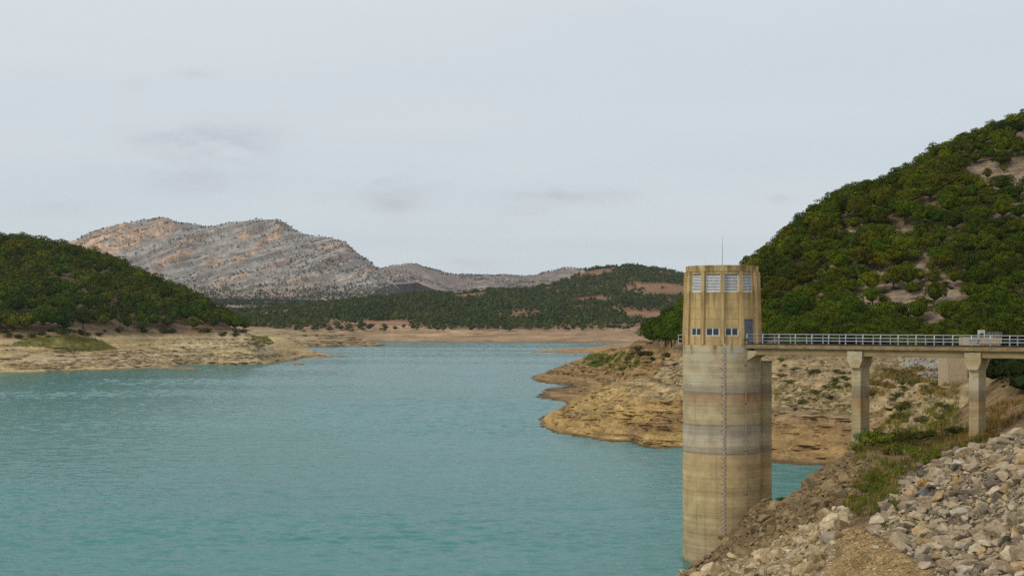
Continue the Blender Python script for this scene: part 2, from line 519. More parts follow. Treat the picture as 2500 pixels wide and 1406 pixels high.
PT_RIGHT = [
 # near bank, from the waterline up to the bench and the stone fill
 (1665,None,133,0),(1700,None,138,0.1),(1600,None,122,-1.2),(1500,None,112,-2.5),(1560,None,140,-3),(1640,None,150,-3),(1450,None,60,-4),(1660,None,100,-.4),
 (1780,1300,137.7),(1855,1225,140),(1760,1380,128),(1800,1406,115),(1850,1320,122),(1950,1240,124),(1885,1230,138),(1990,1165,132),(2080,1122,127),
 (1960,1330,105),(1900,1400,100),(2040,1260,108),(2060,1300,98),(2130,1380,84),(2200,1135,122),(2250,1110,128),(2150,1200,112),(2300,1090,132),(2386,1075,129),(2098,1090,134),
 (2260,1137,115),(2340,1100,115),(2420,1080,112),(2500,1060,108),(2140,1280,95),(2250,1340,85),(2330,1400,78),(2500,1400,70),(2500,1250,84),(2400,1250,92),(2650,1200,84),(2650,1050,104),(2650,1400,66),
 (2000,None,75,6.5),(2000,None,58,6),(2200,None,58,9.2),(2450,None,56,11.2),(2700,None,55,13.5),(1750,None,70,1.0),(1800,None,90,2.3),
 (2450,1000,140),(2450,940,146),(2500,905,150),(2650,880,150),(2600,1000,130),
 # back of the bank falling to the cove
 (1885,None,152,0.6),(1850,None,160,-1.5),(1960,None,152,3),(2000,None,165,-.5),(2080,None,150,7),(2080,None,172,0),(2160,None,160,6.5),(2150,None,195,.8),(2230,None,165,8.8),(1950,None,190,-3),(1750,None,200,-4),(2020,None,210,-2.2),
 (2100,None,222,.5),
 # opposite shore
 (1318,None,323,0),(1345,None,303,0),(1420,None,286,0),(1540,None,275,0),(1667,None,264,0),(1780,None,250,0),(1885,None,237,0),(2025,None,231,0),
 (1600,None,225,-4),(1450,None,240,-4),(1300,None,280,-4),(1250,None,330,-3.5),(1860,None,215,-2.5),
 (1385,None,404,0),(1310,None,432,0),(1345,None,497,0),(1300,None,557,0),(1255,None,432,-2.5),(1245,None,560,-2.5),(1330,None,375,-1.2),(1290,None,490,-1.2),(1290,None,640,-2.5),
 (1350,905,575),(1400,885,590),(1430,872,600),(1500,850,600),(1350,None,640,-1.5),(1420,None,690,-2),(1500,None,760,-2.5),(1540,None,700,3),
 (1400,930,530),(1450,940,480),(1450,910,530),(1500,900,520),(1560,900,480),(1500,960,430),(1600,930,420),(1360,970,425),(1420,970,415),
 (1340,1015,330),(1400,985,345),(1450,962,355),(1500,940,362),(1560,925,370),(1640,900,375),
 (1400,1040,300),(1500,1060,282),(1500,1020,297),(1500,980,318),(1600,1060,270),(1600,1000,292),(1600,950,322),(1660,900,350),(1640,870,380),(1560,850,450),(1640,850,405),(1545,838,520),
 (1700,1040,268),(1700,980,290),(1780,1000,276),(1780,930,305),
 (1900,1100,242),(1900,1050,255),(1900,1000,270),(1900,950,290),(1900,900,312),(1900,860,330),
 (2030,1120,235),(2030,1060,245),(2030,1000,258),(2030,950,275),(2030,900,300),(2030,870,320),
 (2200,1050,222),(2200,1000,235),(2200,950,250),(2200,900,275),(2200,870,300),(2250,1065,195),(2350,1000,190),(2350,950,212),(2350,915,232),(2500,890,205),(2400,875,270),(2600,860,280),
 # hill
 (1600,830,460),(1650,800,440),(1750,800,400),(1850,800,365),(2000,800,345),(2200,800,335),(2400,800,325),(2600,790,315),
 (1750,728,425),(1850,700,395),(2000,700,375),(2200,700,360),(2400,700,348),(2600,690,340),
 (2000,600,400),(2200,600,385),(2400,600,372),(2600,600,365),(2200,500,415),(2400,500,400),(2600,490,395),(2400,400,428),(2600,390,420),
 (1700,765,470),(1790,712,430),(1880,645,412),(1960,572,420),(2080,500,430),(2200,456,440),(2290,396,445),(2370,356,447),(2440,322,450),(2520,306,452),(2650,285,455),
 (1700,None,560,12),(1790,None,540,22),(1960,None,540,36),(2200,None,570,50),(2440,None,590,62),(2650,None,600,65),
 (1620,None,560,11),(1600,None,700,5),(1800,None,700,12),(2100,None,720,25),(2400,None,740,35),(2700,None,740,40),(2700,None,200,22),(2700,None,240,20),(3000,None,56,16),(3400,None,56,18.5),(3000,None,100,19.5),(3400,None,110,22),(3000,None,165,22),(3400,None,165,23.5),(3000,None,300,24),(3000,None,420,80),(3000,None,720,45),
]
near = Surf(PT_RIGHT, 1540, 3420, 3.4, 54, 168, 0.0027)
opp = Surf(PT_RIGHT, 1236, 3000, 4.2, 168, 740, 0.0020)

# near bank relief
X, Y = near.X, near.YY
near.Z += fbm(X / 5, Y / 5, 4, 11) * 0.45 + fbm(X / 1.1, Y / 1.1, 3, 21) * 0.11
sx, sy = proj(X, Y, near.Z)
RIPRAP = [(2120, 1290), (2175, 1210), (2250, 1140), (2330, 1105), (2420, 1082), (2560, 1040), (3200, 1000), (3200, 1800), (2400, 1700), (2290, 1406), (2230, 1360)]
PATH = [(2010, 1300), (2060, 1285), (2120, 1300), (2230, 1365), (2300, 1420), (2400, 1700), (2000, 1700), (2010, 1406), (2060, 1350)]
WHITEPILE = [(1990, 1270), (2050, 1235), (2085, 1262), (2060, 1300), (2040, 1350), (2020, 1406), (2050, 1700), (1620, 1700), (1640, 1400), (1760, 1372), (1860, 1340), (1930, 1300)]
RUBBLE = [(1640, 1420), (1700, 1372), (1780, 1300), (1870, 1215), (1990, 1155), (2080, 1112), (2120, 1130), (2080, 1190), (2050, 1240), (1930, 1300), (1860, 1345), (1760, 1375)]
jx, jy = sx + fbm(X / 1.7, Y / 1.7, 2, 5) * 14, sy + fbm(X / 1.7, Y / 1.7, 2, 6) * 14
col = np.zeros(X.shape + (3,)); col[:] = (.25, .17, .085)
def putc(mask, c): col[mask] = c
putc(in_poly(jx, jy, RUBBLE), (.235, .165, .085))
putc(in_poly(jx, jy, RIPRAP), (.15, .125, .095))
putc(in_poly(jx, jy, WHITEPILE), (.33, .25, .15))
putc(in_poly(jx, jy, PATH), (.36, .245, .115))
t = sstep(fbm(X / 3, Y / 3, 3, 44), .0, .5)[..., None]
col = col * (1 - .45 * t)
wet = sstep(near.Z, 0.5, 0.05)[..., None]
col *= 1 - .45 * wet
nb = np_mesh('riverbank', np.stack([X, Y, near.Z], -1).reshape(-1, 3), grid_faces(*X.shape), MAT['bank'], col.reshape(-1, 3), True)
tag(link('riverbank', nb), None, None, None, 'structure')

# opposite shore and right hill
X, Y = opp.X, opp.YY
Z0 = opp.Z.copy()
edge = sstep(Y, 168, 185)
opp.Z += edge * (fbm(X / 22, Y / 22, 4, 31) * 1.1 * sstep(Z0, .3, 4) + fbm(X / 5, Y / 5, 3, 32) * 0.35)
opp.Z += edge * sstep(Z0, 20, 34) * fbm(X / 28, Y / 28, 4, 33) * 2.4
opp.Z += edge * (1 - sstep(Z0, 16, 19)) * sstep(Z0, .4, 3) * (np.abs(fbm(X / 7, Y / 7, 4, 36)) * -1.7 + .4)
opp.Z = terrace(opp.Z, X, Y, 1.25, .85, 34)
opp.Z = terrace(opp.Z, X, Y, .42, .5, 37)
opp.Z = np.where(edge > 0.02, opp.Z, Z0 + (fbm(X / 5, Y / 5, 4, 11) * 0.45 + fbm(X / 1.1, Y / 1.1, 3, 21) * 0.11))
sx, sy = proj(X, Y, opp.Z)
Zt = opp.Z
draw = 1 - sstep(Zt + fbm(X / 12, Y / 12, 3, 41) * 2.0, 14.0, 18.5)
sand = np.array((.385, .255, .098)); brown = np.array((.27, .165, .075)); rocky = np.array((.35, .27, .155)); soil = np.array((.20, .145, .085))
n1 = fbm(X / 14, Y / 14, 4, 51); n2 = fbm(X / 60, Zt / 1.6, 3, 52); n3 = fbm(X / 3.2, Y / 3.2 + Zt, 3, 53)
col = sand + (brown - sand) * sstep(n1 + n2 * .8, .0, .55)[..., None]
col = col + (rocky - col) * (sstep(Zt + n1 * 3, 5.5, 9) * .8)[..., None]
n4 = fbm(X / 2.2, Zt / .35, 3, 54)
lobe = sstep(sy - np.interp(sx, [1300, 1400, 1450, 1500, 1560, 1640, 1700, 2740], [1040, 986, 964, 942, 927, 900, 890, 890]), 4, -6) * (sx < 1668) * sstep(Y, 376, 384)
lobe = lobe[..., None]
col = col * (1 - lobe) + lobe * (np.array((.285, .185, .085)) * (1 + n2[..., None] * .35))
col *= (1 - .55 * sstep(n3, .2, .55) * sstep(Zt, 4, 8))[..., None]
col *= (1 + n4 * .40 + fbm(X / 28, Zt / .28, 3, 55) * .42)[..., None]
terr_right = in_poly(sx, sy, [(1860, 1130), (1860, 1040), (1960, 1020), (2090, 1040), (2130, 1100), (2040, 1140)])
col[terr_right] = col[terr_right] * .35 + np.array((.285, .18, .085)) * .65
hillc = soil + (np.array((.27, .205, .145)) - soil) * sstep(n1, -.2, .5)[..., None]
scree = in_poly(sx + n1 * 12, sy + n3 * 12, [(2060, 725), (2160, 655), (2250, 640), (2340, 695), (2410, 745), (2380, 805), (2330, 840), (2240, 842), (2150, 800), (2050, 770)])
hillc[scree] = np.array((.27, .20, .14)) * (1 + n3[scree][..., None] * .35)
top_bare = in_poly(sx + n1 * 14, sy + n3 * 12, [(2370, 330), (2600, 300), (2600, 480), (2480, 470), (2350, 440)])
hillc[top_bare] = np.array((.24, .175, .12)) * (1 + n3[top_bare][..., None] * .35)
col = col * draw[..., None] + hillc * (1 - draw)[..., None]
wet = sstep(Zt, .55, .02)[..., None]
col *= 1 - .6 * wet
col = np.clip(col, .01, 1)
opp_col = col.copy()
ob = np_mesh('hillside', np.stack([X, Y, opp.Z], -1).reshape(-1, 3), grid_faces(*X.shape), MAT['shore'], col.reshape(-1, 3), True)
tag(link('hillside', ob), None, None, None, 'structure')

# far spit on the right
PT_SPIT = [(1300,None,1030,0),(1360,None,1000,0),(1440,None,985,0),(1520,None,965,0),(1290,None,1060,-1),(1400,852,1020),(1480,848,1000),(1540,840,1010),(1340,856,1030),
           (1400,None,1110,-.3),(1480,None,1130,0),(1560,None,1150,2),(1600,None,1000,9),(1600,None,1100,8),(1270,None,1030,-2.5),(1300,None,1150,-3),(1450,None,1250,-3),(1600,None,1300,-2),(1300,None,950,-3),(1450,None,920,-3),(1580,None,900,1),(1650,None,1000,12),(1650,None,900,8)]
spit = Surf(PT_SPIT, 1270, 1660, 4, 905, 1290, .003)
X, Y = spit.X, spit.YY
spit.Z += fbm(X / 25, Y / 25, 4, 61) * .7
spit.Z = terrace(spit.Z, X, Y, 1.3, .7, 62)
n1 = fbm(X / 20, spit.Z / 2, 4, 63)
col = np.array((.36, .235, .115)) + n1[..., None] * .08
col *= 1 - .4 * sstep(spit.Z, .5, .0)[..., None]
sm = np_mesh('terrain', np.stack([X, Y, spit.Z], -1).reshape(-1, 3), grid_faces(*X.shape), MAT['shore'], np.clip(col, .01, 1).reshape(-1, 3), True)
tag(link('terrain', sm), None, None, None, 'structure')

# left hill with its sand spit and rock ledges
PT_LEFT = [(-150,None,622,0),(0,None,628,0),(150,None,648,0),(300,None,669,0),(400,None,680,0),(482,None,684,0),(450,None,735,0),(520,None,740,0),(600,None,741,0),(680,None,775,0),(745,None,868,0),(852,None,902,0),
 (-150,None,560,-4),(0,None,570,-4),(200,None,590,-4),(450,None,640,-2.5),(560,None,690,-2),(700,None,720,-3),(820,None,840,-2.5),(900,None,900,-2.5),(780,None,965,-1),(880,None,1000,-3),(700,None,1080,-1.2),(820,None,1120,-2.5),
 (640,None,1180,0),(740,None,1205,0),(850,None,1235,0),(955,None,1257,0),(1000,None,1260,-2.5),(930,None,1350,-1.5),(960,None,1200,-3),(900,None,1420,-.5),(1000,None,1450,-3),
 (420,None,714,.4),(360,None,716,2.0),(470,None,714,-.6),(445,None,700,.7),(450,882,742),(450,850,752),(450,832,768),(380,872,736),(380,850,750),(0,880,640),(0,845,655),(100,880,652),(100,842,680),(200,870,680),(300,885,684),(300,868,698),(400,892,690),(-150,845,640),(-150,880,630),
 (500,868,752),(500,832,768),(600,868,748),(600,832,758),(612,822,775),(700,860,830),(700,851,860),(760,858,890),(800,865,900),(660,850,800),(640,838,850),
 (0,815,690),(200,815,720),(400,815,772),(300,815,748),(550,815,778),(-150,815,680),(230,835,705),(150,825,690),(420,832,764),
 (0,602,900),(60,605,900),(150,622,900),(260,650,890),(350,690,880),(450,735,860),(520,775,840),(570,803,815),(600,815,830),
 (100,750,760),(100,680,825),(250,750,780),(250,700,830),(400,770,795),(400,745,830),(0,760,735),(0,680,815),(-150,580,900),(-150,680,805),(-150,760,730),
 (-150,None,1100,55),(0,None,1080,50),(200,None,1080,40),(400,None,1050,24),(550,None,1000,14),(620,825,960),(640,835,880),(700,826,1030),(560,812,1150),(620,810,1150),
 (700,840,1210),(700,825,1235),(700,810,1290),(800,838,1228),(800,821,1260),(850,822,1275),(900,835,1262),(640,806,1300),(760,None,1400,9),(300,None,1400,25),(0,None,1400,45),(850,None,1400,4)]
left = Surf(PT_LEFT, -190, 1010, 3.5, 555, 1420, .0024)
X, Y = left.X, left.YY
Z0 = left.Z.copy()
left.Z += fbm(X / 30, Y / 30, 4, 71) * 1.2 * sstep(Z0, .5, 5) + fbm(X / 7, Y / 7, 3, 72) * .35 * sstep(Z0, 0, 2)
sx, sy = proj(X, Y, left.Z)
ledge = sstep(sx, 330, 460)
left.Z = terrace(left.Z, X, Y, 2.0, .9, 73, 0.0, 19.0, .35) * ledge + terrace(left.Z, X, Y, 1.3, .45, 74) * (1 - ledge)
Zt = left.Z
sx, sy = proj(X, Y, Zt)
n1 = fbm(X / 26, Y / 26, 4, 75); n2 = fbm(X / 120, Zt / 1.3, 3, 76); n3 = fbm(X / 7, Zt / .9, 3, 77)
sand = np.array((.46, .335, .17)); rock = np.array((.44, .345, .195)); pink = np.array((.36, .235, .14))
col = sand + n2[..., None] * .12
rk = (ledge * (1 - sstep(sx, 640, 720)))[..., None]
n5 = fbm(X / 60, Zt / .55, 3, 78)
col = col * (1 - rk) + (rock * (1 + n3[..., None] * .25 + n5[..., None] * .45)) * rk
col *= (1 + n5[..., None] * .18 * (1 - rk))
third = sstep(Y, 1050, 1150)[..., None]
col = col * (1 - third) + third * (np.array((.36, .265, .15)) * (1 + n3[..., None] * .35 + n2[..., None] * .2))
col = col * (1 - .6 * sstep(sx, 640, 720)[..., None] * (1 - third)) + .6 * sstep(sx, 640, 720)[..., None] * (1 - third) * np.array((.40, .275, .14))
up = sstep(Zt + n1 * 2.5, 13.5, 17.5)[..., None]
col = col * (1 - up) + up * (np.array((.21, .145, .09)) + sstep(n1, -.1, .5)[..., None] * np.array((.06, .03, .01)))
col *= 1 - .5 * sstep(Zt, .8, .0)[..., None]
flat_ = in_poly(sx + n1 * 14, sy + n3 * 4, [(20, 842), (60, 828), (150, 815), (240, 828), (290, 853), (200, 860), (120, 850)])
col[flat_] = np.array((.17, .15, .045)) * (1 + n3[flat_][..., None] * .3)
left_col = np.clip(col, .01, 1).copy()
lm = np_mesh('hill', np.stack([X, Y, left.Z], -1).reshape(-1, 3), grid_faces(*X.shape), MAT['shore'], np.clip(col, .01, 1).reshape(-1, 3), True)
tag(link('hill', lm), None, None, None, 'structure')

# far wooded hills behind the lake
PT_FAR = [(500,None,1500,3),(640,None,1480,3),(780,None,1500,2),(900,None,1510,0),(1000,None,1505,0),(1200,None,1480,0),(1350,None,1455,0),(1540,None,1425,0),(1700,None,1400,0),(1900,None,1380,2),
 (900,None,1440,-2),(1100,None,1420,-3),(1300,None,1400,-3),(1540,None,1370,-3),
 (1000,816,1560),(1000,803,1620),(1200,814,1560),(1200,800,1640),(1400,812,1550),(1400,800,1640),(1500,816,1500),(1550,806,1580),(700,802,1600),(850,805,1580),
 (860,788,1720),(940,800,1640),(990,786,1700),(1080,790,1690),(700,780,1780),(600,785,1800),(500,780,1850),(900,760,1900),(1100,758,1900),(1280,770,1820),(1400,755,1950),(1600,745,2000),(1600,790,1700),
 (600,775,2200),(700,760,2200),(850,742,2200),(1000,724,2320),(1100,720,2380),(1200,717,2420),(1300,716,2440),(1230,735,2200),(1400,705,2450),(1350,695,2560),
 (1380,690,2620),(1430,668,2700),(1500,658,2720),(1560,660,2720),(1620,666,2700),(1680,678,2660),(1780,690,2620),(1900,690,2600),(1500,700,2400),(1620,705,2350),(1750,730,2150),(1900,740,2000),(1480,730,2150),
 (500,None,2600,30),(700,None,2700,40),(900,None,2800,45),(1100,None,2900,50),(1300,None,3000,60),(1500,None,3200,90),(1700,None,3200,80),(1900,None,3200,80),(500,None,3300,50),(900,None,3300,60),(1200,None,3300,60)]
far = Surf(PT_FAR, 430, 1900, 5, 1365, 3300, .0035)
X, Y = far.X, far.YY
far.Z += (fbm(X / 130, Y / 130, 5, 81) * 9 * sstep(Y, 1600, 1900) + fbm(X / 40, Y / 40, 4, 82) * 2.2) * sstep(far.Z, 2, 9)
far.Z = terrace(far.Z, X, Y, 2.6, .6, 83, 0, 16)
Zt = far.Z
n1 = fbm(X / 90, Y / 90, 4, 84); n2 = fbm(X / 160, Zt / 2.2, 3, 85)
col = np.array((.33, .215, .125)) + sstep(n2 + n1 * .5, -.1, .5)[..., None] * np.array((.11, .085, .05))
up = sstep(Zt, 13, 22)[..., None]
col = col * (1 - up) + up * (np.array((.22, .125, .07)) + sstep(n1, -.3, .4)[..., None] * np.array((.07, .035, .02)))
col *= 1 - .35 * sstep(Zt, 1.2, .1)[..., None]
fm = np_mesh('hills', np.stack([X, Y, far.Z], -1).reshape(-1, 3), grid_faces(*X.shape), MAT['far'], np.clip(col, .01, 1).reshape(-1, 3), True)
tag(link('hills', fm), None, None, None, 'structure')

# limestone mountain
SKY_M = [(60,640),(100,622),(150,597),(200,577),(250,560),(300,547),(350,534),(400,530),(440,541),(480,545),(560,542),(620,535),(680,534),(705,548),(720,558),(800,577),(840,588),(870,613),(910,642),(930,662),(960,688),(990,712),(1040,728),(1090,735)]
PT_MT = [(a, b + 4, 6000) for a, b in SKY_M]
for a, b in SKY_M:
    zt = H + (HY - b) * 6000 / F
    PT_MT.append((a, None, 6900, zt * .45))
for a in (60, 200, 350, 500, 650, 800, 930, 1060):
    top = np.interp(a, [s[0] for s in SKY_M], [s[1] for s in SKY_M])
    foot = np.interp(a, [60, 300, 600, 800, 950, 1060], [690, 690, 702, 705, 716, 735])
    for k, Yk in ((.3, 5720), (.62, 5420)):
        PT_MT.append((a, top + (foot - top) * k, Yk))
    PT_MT += [(a, foot, 5050), (a, np.interp(a, [60, 600, 1060], [735, 738, 742]), 4100), (a, None, 3050, 48)]
PT_MT += [(990, 720, 5600), (930, 690, 5750)]
mt = Surf(PT_MT, 60, 1090, 2.5, 3050, 6900, .0024)
X, Y = mt.X, mt.YY
Z0 = mt.Z.copy()
amp = sstep(Z0, 110, 190)
strat = Z0 + fbm(X / 520, Y / 520, 3, 90) * 34 + fbm(X / 60, Y / 60, 2, 89) * 5 - (X + 1300) * .44          # beds dipping to the left
bed = strat / 46.0
fb = bed - np.floor(bed)
bedh = _hash(np.floor(bed), np.floor(bed) * 0, 5)
cliff = sstep(fb, .45, .62) * (1 - sstep(fb, .86, 1.0)) * (bedh > .35)
cliffmask = cliff * sstep(fbm(X / 170, Y / 170, 3, 96), -.25, .15)
rim = 1 - .8 * sstep(Y, 5850, 5990)
mt.Z += amp * rim * (np.abs(fbm(X / 240, Y / 420, 3, 91)) * -14 + 4 + fbm(X / 50, Y / 50, 4, 92) * 4 + fbm(strat / 11, X / 130, 3, 87) * 7 + fbm(X / 20, Y / 20, 3, 93) * 2.5)
mt.Z += amp * (sstep(fb, .35, .60) - fb) * 20 * (bedh > .35) * (.35 + .65 * sstep(fbm(X / 170, Y / 170, 3, 96), -.25, .15)) * rim
sx, sy = proj(X, Y, mt.Z)
jit = fbm(X / 70, Y / 70, 3, 88)
outc = np.zeros(X.shape)
for (x0, y0, x1, y1, th) in ((150, 612, 310, 562, 15), (215, 622, 432, 545, 18), (372, 660, 482, 606, 7), (492, 653, 548, 630, 6), (572, 588, 645, 556, 6), (622, 606, 700, 562, 6), (668, 566, 712, 546, 5),
                         (770, 622, 866, 590, 5), (782, 655, 868, 612, 8), (896, 672, 916, 650, 8), (420, 612, 500, 580, 5), (520, 700, 610, 672, 5), (640, 660, 720, 628, 4), (330, 690, 400, 660, 6), (700, 700, 780, 668, 4), (560, 640, 640, 610, 4)):
    L = math.hypot(x1 - x0, y1 - y0); ux, uy = (x1 - x0) / L, (y1 - y0) / L
    al = (sx - x0) * ux + (sy - y0) * uy
    e = -((sx - x0) * -uy + (sy - y0) * ux) * 1.0 + jit * th * .6
    run = sstep(al + jit * 18, -4, 14) * (1 - sstep(al + jit * 18, L - 14, L + 4))
    mt.Z += rim * (.45 if y1 < 563 and th > 10 else 1) * run * sstep(e, -th, th * .2) * (1 - sstep(e, th, th * 5)) * th * 1.7
    outc = np.maximum(outc, run * sstep(e, -th * 1.25, -th * .7) * (1 - sstep(e, th * .5, th * 1.2)))
mt.Z += (1 - amp) * fbm(X / 200, Y / 200, 4, 94) * 8
sx, sy = proj(X, Y, mt.Z)
n1 = fbm(X / 90, Y / 90, 4, 95); n3 = fbm(X / 26, mt.Z / 18, 3, 97)
grey = np.array((.295, .258, .225)); ora = np.array((.47, .295, .18))
col = grey * (1 + n1[..., None] * .22 + n3[..., None] * .22)
big_cliff = in_poly(sx + n1 * 10, sy + n1 * 8, [(140, 600), (250, 555), (380, 522), (440, 535), (390, 575), (310, 605), (270, 630), (180, 620)])
om = np.clip(cliffmask * .25 + outc * (.75 + .25 * n3), 0, 1) * sstep(n3 + n1, -.75, -.1)
col = col * (1 - om[..., None]) + ora * (1 + n3[..., None] * .28) * om[..., None]
col *= (1 + fbm(strat / 8, X / 190, 4, 98) * .62)[..., None]
col *= (1 - .35 * outc * sstep(fbm(strat / 3.5, X / 400, 2, 99), .15, .5))[..., None]
ap = (1 - sstep(Z0 + n1 * 20, 95, 165))[..., None]
col = col * (1 - ap) + ap * (np.array((.30, .215, .145)) + sstep(n3, -.3, .3)[..., None] * .04)
mm = np_mesh('mountain', np.stack([X, Y, mt.Z], -1).reshape(-1, 3), grid_faces(*X.shape), MAT['mountain'], np.clip(col, .01, 1).reshape(-1, 3), True)
tag(link('mountain', mm), None, None, None, 'structure')

# distant ridge
SKY_R = [(700,690),(820,672),(920,655),(960,650),(1010,650),(1050,658),(1100,672),(1150,675),(1190,671),(1220,667),(1290,668),(1340,663),(1400,659),(1460,668),(1560,670),(1700,680),(1900,690)]
PT_RG = [(a, b, 7600) for a, b in SKY_R] + [(a, b + 22, 7150) for a, b in SKY_R] + [(a, None, 8500, 150) for a, b in SKY_R] + [(a, b + 45, 6500) for a, b in SKY_R]
rg = Surf(PT_RG, 700, 1900, 5, 6500, 8500, .003)
X, Y = rg.X, rg.YY
rg.Z += np.abs(fbm(X / 330, Y / 500, 5, 101)) * -40 + 12 + fbm(X / 60, Y / 60, 4, 102) * 6
n1 = fbm(X / 150, Y / 150, 5, 103); n3 = fbm(X / 35, Y / 35, 3, 104)
col = np.array((.20, .155, .13)) * (1 + n1[..., None] * .3 + n3[..., None] * .25)
col = col + sstep(n1 + n3 * .5, .25, .6)[..., None] * np.array((.13, .09, .05))
rm = np_mesh('ridge', np.stack([X, Y, rg.Z], -1).reshape(-1, 3), grid_faces(*X.shape), MAT['mountain'], np.clip(col, .01, 1).reshape(-1, 3), True)
tag(link('ridge', rm), None, None, None, 'structure')

# ------------------------------------------------------------------ small mesh builder
class MB:
    def __init__(self): self.v, self.f = [], []
    def add(self, vs, fs):
        b = len(self.v); self.v += [tuple(x) for x in vs]; self.f += [tuple(i + b for i in q) for q in fs]
    def box(self, c, s, ax=None):
        ax = ax or (Vector((1, 0, 0)), Vector((0, 1, 0)), Vector((0, 0, 1)))
        c = Vector(c); vs = []
        for k in (-1, 1):
            for j in (-1, 1):
                for i in (-1, 1):
                    vs.append(c + ax[0] * (i * s[0] / 2) + ax[1] * (j * s[1] / 2) + ax[2] * (k * s[2] / 2))
        self.add(vs, [(0, 2, 3, 1), (4, 5, 7, 6), (0, 1, 5, 4), (2, 6, 7, 3), (0, 4, 6, 2), (1, 3, 7, 5)])
    def tube(self, pts, r, n=6, cap=True):
        pts = [Vector(p) for p in pts]; rings = []
        rs = r if isinstance(r, (list, tuple)) else [r] * len(pts)
        for i, p in enumerate(pts):
            d = (pts[min(i + 1, len(pts) - 1)] - pts[max(i - 1, 0)]).normalized()
            a = d.cross(Vector((0, 0, 1)))
            if a.length < .05: a = d.cross(Vector((1, 0, 0)))
            a.normalize(); b = d.cross(a)
            rings.append([p + (a * math.cos(t) + b * math.sin(t)) * rs[i] for t in [2 * math.pi * k / n for k in range(n)]])
        vs = [v for q in rings for v in q]; fs = []
        for i in range(len(pts) - 1):
            for k in range(n):
                fs.append((i * n + k, i * n + (k + 1) % n, (i + 1) * n + (k + 1) % n, (i + 1) * n + k))
        if cap:
            fs.append(tuple(range(n))[::-1]); fs.append(tuple((len(pts) - 1) * n + k for k in range(n)))
        self.add(vs, fs)
    def prism(self, outline, a, b):
        """outline: list of points, extruded by the vector a -> b"""
        n = len(outline); a = Vector(a); b = Vector(b)
        vs = [Vector(p) + a for p in outline] + [Vector(p) + b for p in outline]
        fs = [tuple(range(n))[::-1], tuple(range(n, 2 * n))] + [(i, (i + 1) % n, n + (i + 1) % n, n + i) for i in range(n)]
        self.add(vs, fs)
    def mesh(self, name, mat, smooth=False, recalc=True):
        me = bpy.data.meshes.new(name); me.from_pydata(self.v, [], self.f)
        for m_ in (mat if isinstance(mat, list) else [mat]): me.materials.append(m_)
        if recalc:
            bm = bmesh.new(); bm.from_mesh(me); bmesh.ops.recalc_face_normals(bm, faces=bm.faces); bm.to_mesh(me); bm.free()
        if smooth:
            for p_ in me.polygons: p_.use_smooth = True
        me.update(); return me
    def build(self, name, mat, parent=None, smooth=False):
        return link(name, self.mesh(name, mat, smooth), parent)

def empty(name, loc=(0, 0, 0)):
    o = bpy.data.objects.new(name, None); C.objects.link(o); o.location = loc; o.empty_display_size = .5
    return o

# ------------------------------------------------------------------ intake tower
TX, TY = 21.36, 141.7
tower = tag(empty('intake_tower'), 'tall round concrete intake tower with louvred ochre top, standing in the water', 'tower')
fwd = Vector((-TX, -TY, 0)).normalized()             # towards the viewpoint
rgt = Vector((-fwd.y, fwd.x, 0))
if rgt.x < 0: rgt = -rgt
UP = Vector((0, 0, 1))
TC = Vector((TX, TY, 0))
def polar(a, r, z): return TC + (fwd * math.cos(a) + rgt * math.sin(a)) * r + UP * z

# shaft: turned profile with pour joints
prof = [(3.97, -5.5)]
for zj, dep in ((3.0, .015), (7.3, .015), (11.0, .03), (13.8, .06), (15.05, .02), (16.95, .03), (18.05, .03), (19.1, .02), (20.05, .02), (21.0, .02)):
    r0 = 3.97 if zj < 13.8 else 3.94
    r1 = 3.94 if zj >= 13.8 else 3.97
    prof += [(r0 if zj != 13.8 else 3.97, zj - .03), (r1 - dep, zj - .028), (r1 - dep, zj + .028), (r1, zj + .03)]
prof += [(3.94, 21.78)]
NS = 96
mb = MB()
vs = [polar(2 * math.pi * k / NS, r, z) for r, z in prof for k in range(NS)]
fs = [(i * NS + k, i * NS + (k + 1) % NS, (i + 1) * NS + (k + 1) % NS, (i + 1) * NS + k) for i in range(len(prof) - 1) for k in range(NS)]
fs.append(tuple((len(prof) - 1) * NS + k for k in range(NS)))
mb.add(vs, fs); mb.build('shaft', MAT['shaft'], tower)

# square shaft behind the right flank
mb = MB()
c = polar(math.radians(99), 4.28, 0)
mb.box(c + UP * 7.3, (1.5, 2.2, 25.4), (rgt, fwd, UP))
o = mb.build('buttress', MAT['pier'], tower)
mb = MB(); mb.box(c + UP * 20.06, (1.62, 2.32, .12), (rgt, fwd, UP)); mb.build('coping', MAT['deck'], o)

